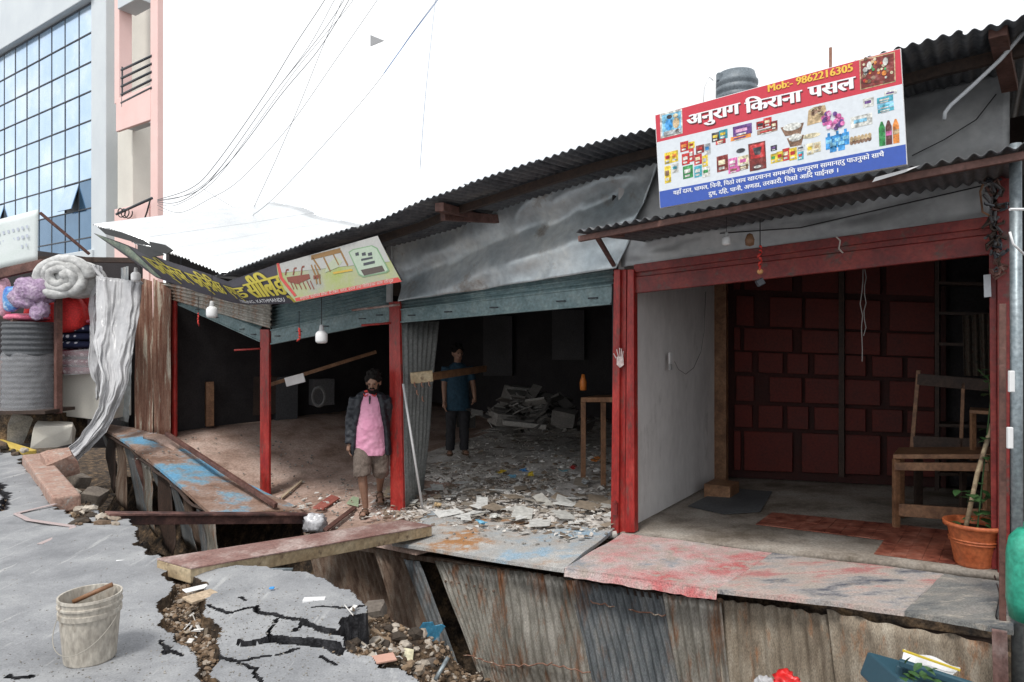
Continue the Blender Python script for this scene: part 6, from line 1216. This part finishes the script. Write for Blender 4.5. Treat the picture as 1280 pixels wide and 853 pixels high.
# ------------------------------------------------------------ right edge
mb = MB(); c = Yp(1293, 722, 3.4); mb.lathe(c, [(0, -.22), (.105, -.21), (.118, -.12), (.118, .1), (.116, .13), (.106, .19), (.07, .235), (.045, .24), (.045, .27), (0, .275)], 32); tag(link('plastic_drum', mb, m_green, smooth=True), 'green plastic drum cut by the right edge of the photo', 'drum')
pl = thing('steel_pole', Yp(1268, 800, 3.9), 'grey galvanised pole at the right edge of the grocery', 'pole')
mb = MB(); mb.tube([Yp(1269, 180, 3.9), Yp(1272, 880, 3.9)], .03, 16); link('tube', mb, m_steel, parent=pl, smooth=True)
mb = MB(); mb.beam(Yp(1253, 380, 3.95), Yp(1253, 790, 3.95), .035, .04, up=N); tag(link('brown_post', mb, m_brown, bevel=.004), 'narrow brown steel post just left of the grey pole', 'post')
mb = MB(); mb.beam(Yp(1249, 788, 3.75), Yp(1252, 900, 3.75), .07, .03, up=N); tag(link('pink_board', mb, m_plank, bevel=.004), 'faded pink upright board under the apron at the right', 'board')
for k, (x, y0, y1) in enumerate([(1264, 462, 492), (1262, 535, 560)]): mb = MB(); mb.box(Yp(x, (y0+y1)/2, 3.8), (.03, .02, .12)); tag(link('white_tie', mb, m_white, bevel=.005), ['upper white tie on the grey pole', 'lower white tie on the grey pole'][k], 'tie')
mb = MB(); mb.tube([F(1180, 150, -.9), F(1181, 141, -.9), F(1188, 132, -.9), F(1215, 108, -.9), F(1250, 75, -.9), F(1282, 38, -.9)], [.012]*6, 10); tag(link('conduit', mb, flat('pale_conduit', (.5, .52, .54)), smooth=True), 'pale bent conduit pipe in front of the upper right sheet', 'pipe')
# tangle of twigs and tape at the upper right
ty = thing('tangled_garland', F(1248, 340, -.1), 'dried garland and tape tangled down the top of the right jamb', 'garland')
for i in range(46):
    c = F(1244+rnd.uniform(-7, 7)+(0 if i > 16 else rnd.uniform(-10, 4)), 215+i*2.9+rnd.uniform(-4, 4), -.12); mb = MB(); v = [Vector((rnd.uniform(-1, 1), rnd.uniform(-.5, .5), rnd.uniform(-1, 1)))*.045 for _ in range(3)]; mb.tube([c, c+v[0], c+v[0]+v[1], c+v[1]+v[2]], .01, 5); link('twig', mb, rnd.choice([m_woodd, m_dark2, m_brown, m_frame]), parent=ty)
mb = MB(); mb.tube([F(1240, 200, -.12), F(1225, 240, -.12), F(1228, 265, -.12), F(1245, 275, -.12)], .008, 6); link('tape', mb, m_wood, parent=ty)
mb = MB(); mb.tube([Yp(1282, 262, 3.7), Yp(1262, 262, 3.7)], .008, 6); tag(link('white_cable', mb, m_white), 'short white cable at the right edge', 'cable')
mb = MB(); mb.tube([Yp(1262, 290, 3.7), Yp(1266, 305, 3.7), Yp(1282, 320, 3.7)], .006, 6); tag(link('white_cable', mb, m_white, smooth=True), 'curved white cable below the short one at the right edge', 'cable')
mb = MB(); mb.tube([G(1243, 720, .01), G(1250, 745, .03), G(1245, 770, .03), F(1253, 800, -1.2), F(1255, 853, -1.2)], .005, 6); tag(link('black_wire', mb, m_black, smooth=True), 'black wire trailing over the grey apron sheet at the right', 'wire')
mb = MB(); mb.sheet(F(1130, 216, -1.36), F(1090, 228, -1.36), F(1094, 222, -1.36), F(1150, 207, -1.36), 8, 2); tag(link('white_flap', mb, m_white, solid=.003), 'white plastic flap below the right end of the grocery sign', 'flap')
# things lying in the ditch at the bottom of the photo
c = Yp(984, 858, 3.9); soft('red_bag', 984, 858, 3.9, (.085, .06, .07), flat('red_plastic', (.6, .02, .02), .35), 'crumpled red plastic bag at the bottom edge', 'plastic bag', jit=.7, seed=3); soft('white_rag', 955, 862, 3.9, (.05, .04, .07), m_plas, 'white plastic scrap left of the red bag', 'plastic scrap', jit=.5, seed=6)
cr_ = thing('blue_crate', Yp(1170, 860, 3.3), 'blue plastic crate with greens and a white tray lid at the bottom right', 'crate')
m_bl = flat('slate_blue_plastic', (.035, .085, .115), .4); a, b, c, e = Yp(1124, 828, 3.35), Yp(1228, 862, 3.1), Yp(1235, 910, 3.1), Yp(1112, 880, 3.35)
mb = MB(); mb.beam(a, b, .03, .035); link('rim', mb, m_bl, parent=cr_, bevel=.006); mb = MB(); mb.hexa([e, c, c+Vector((0, .3, 0)), e+Vector((0, .3, 0))], [a-Z*.08, b-Z*.06, b-Z*.06+Vector((0, .3, 0)), a-Z*.08+Vector((0, .3, 0))]); link('bin', mb, m_bl, parent=cr_, bevel=.01)
mb = MB(); mb.beam(Yp(1125, 832, 3.4), Yp(1119, 868, 3.4), .03, .03, up=N); link('corner', mb, m_bl, parent=cr_, bevel=.005)
mb = MB(); mb.sheet(Yp(1130, 812, 3.5), Yp(1200, 834, 3.3), Yp(1190, 842, 3.2), Yp(1126, 830, 3.4), 12, 6, lambda u, v: .01*math.sin(u*9)); link('white_tray', mb, m_white, parent=cr_, solid=.006)
mb = MB(); mb.beam(Yp(1128, 813, 3.33), Yp(1200, 838, 3.2), .012, .008); link('yellow_edge', mb, flat('yellow_plastic', (.6, .45, .05)), parent=cr_)
for i in range(14): mb = MB(); leaf(mb, Yp(1128+rnd.uniform(0, 36), 828+rnd.uniform(0, 24), 3.2), .06, .02, Vector((rnd.uniform(-1, 1), rnd.uniform(-1, .2), rnd.uniform(-.4, .6))), Z); link('leaf', mb, m_leaf, parent=cr_)
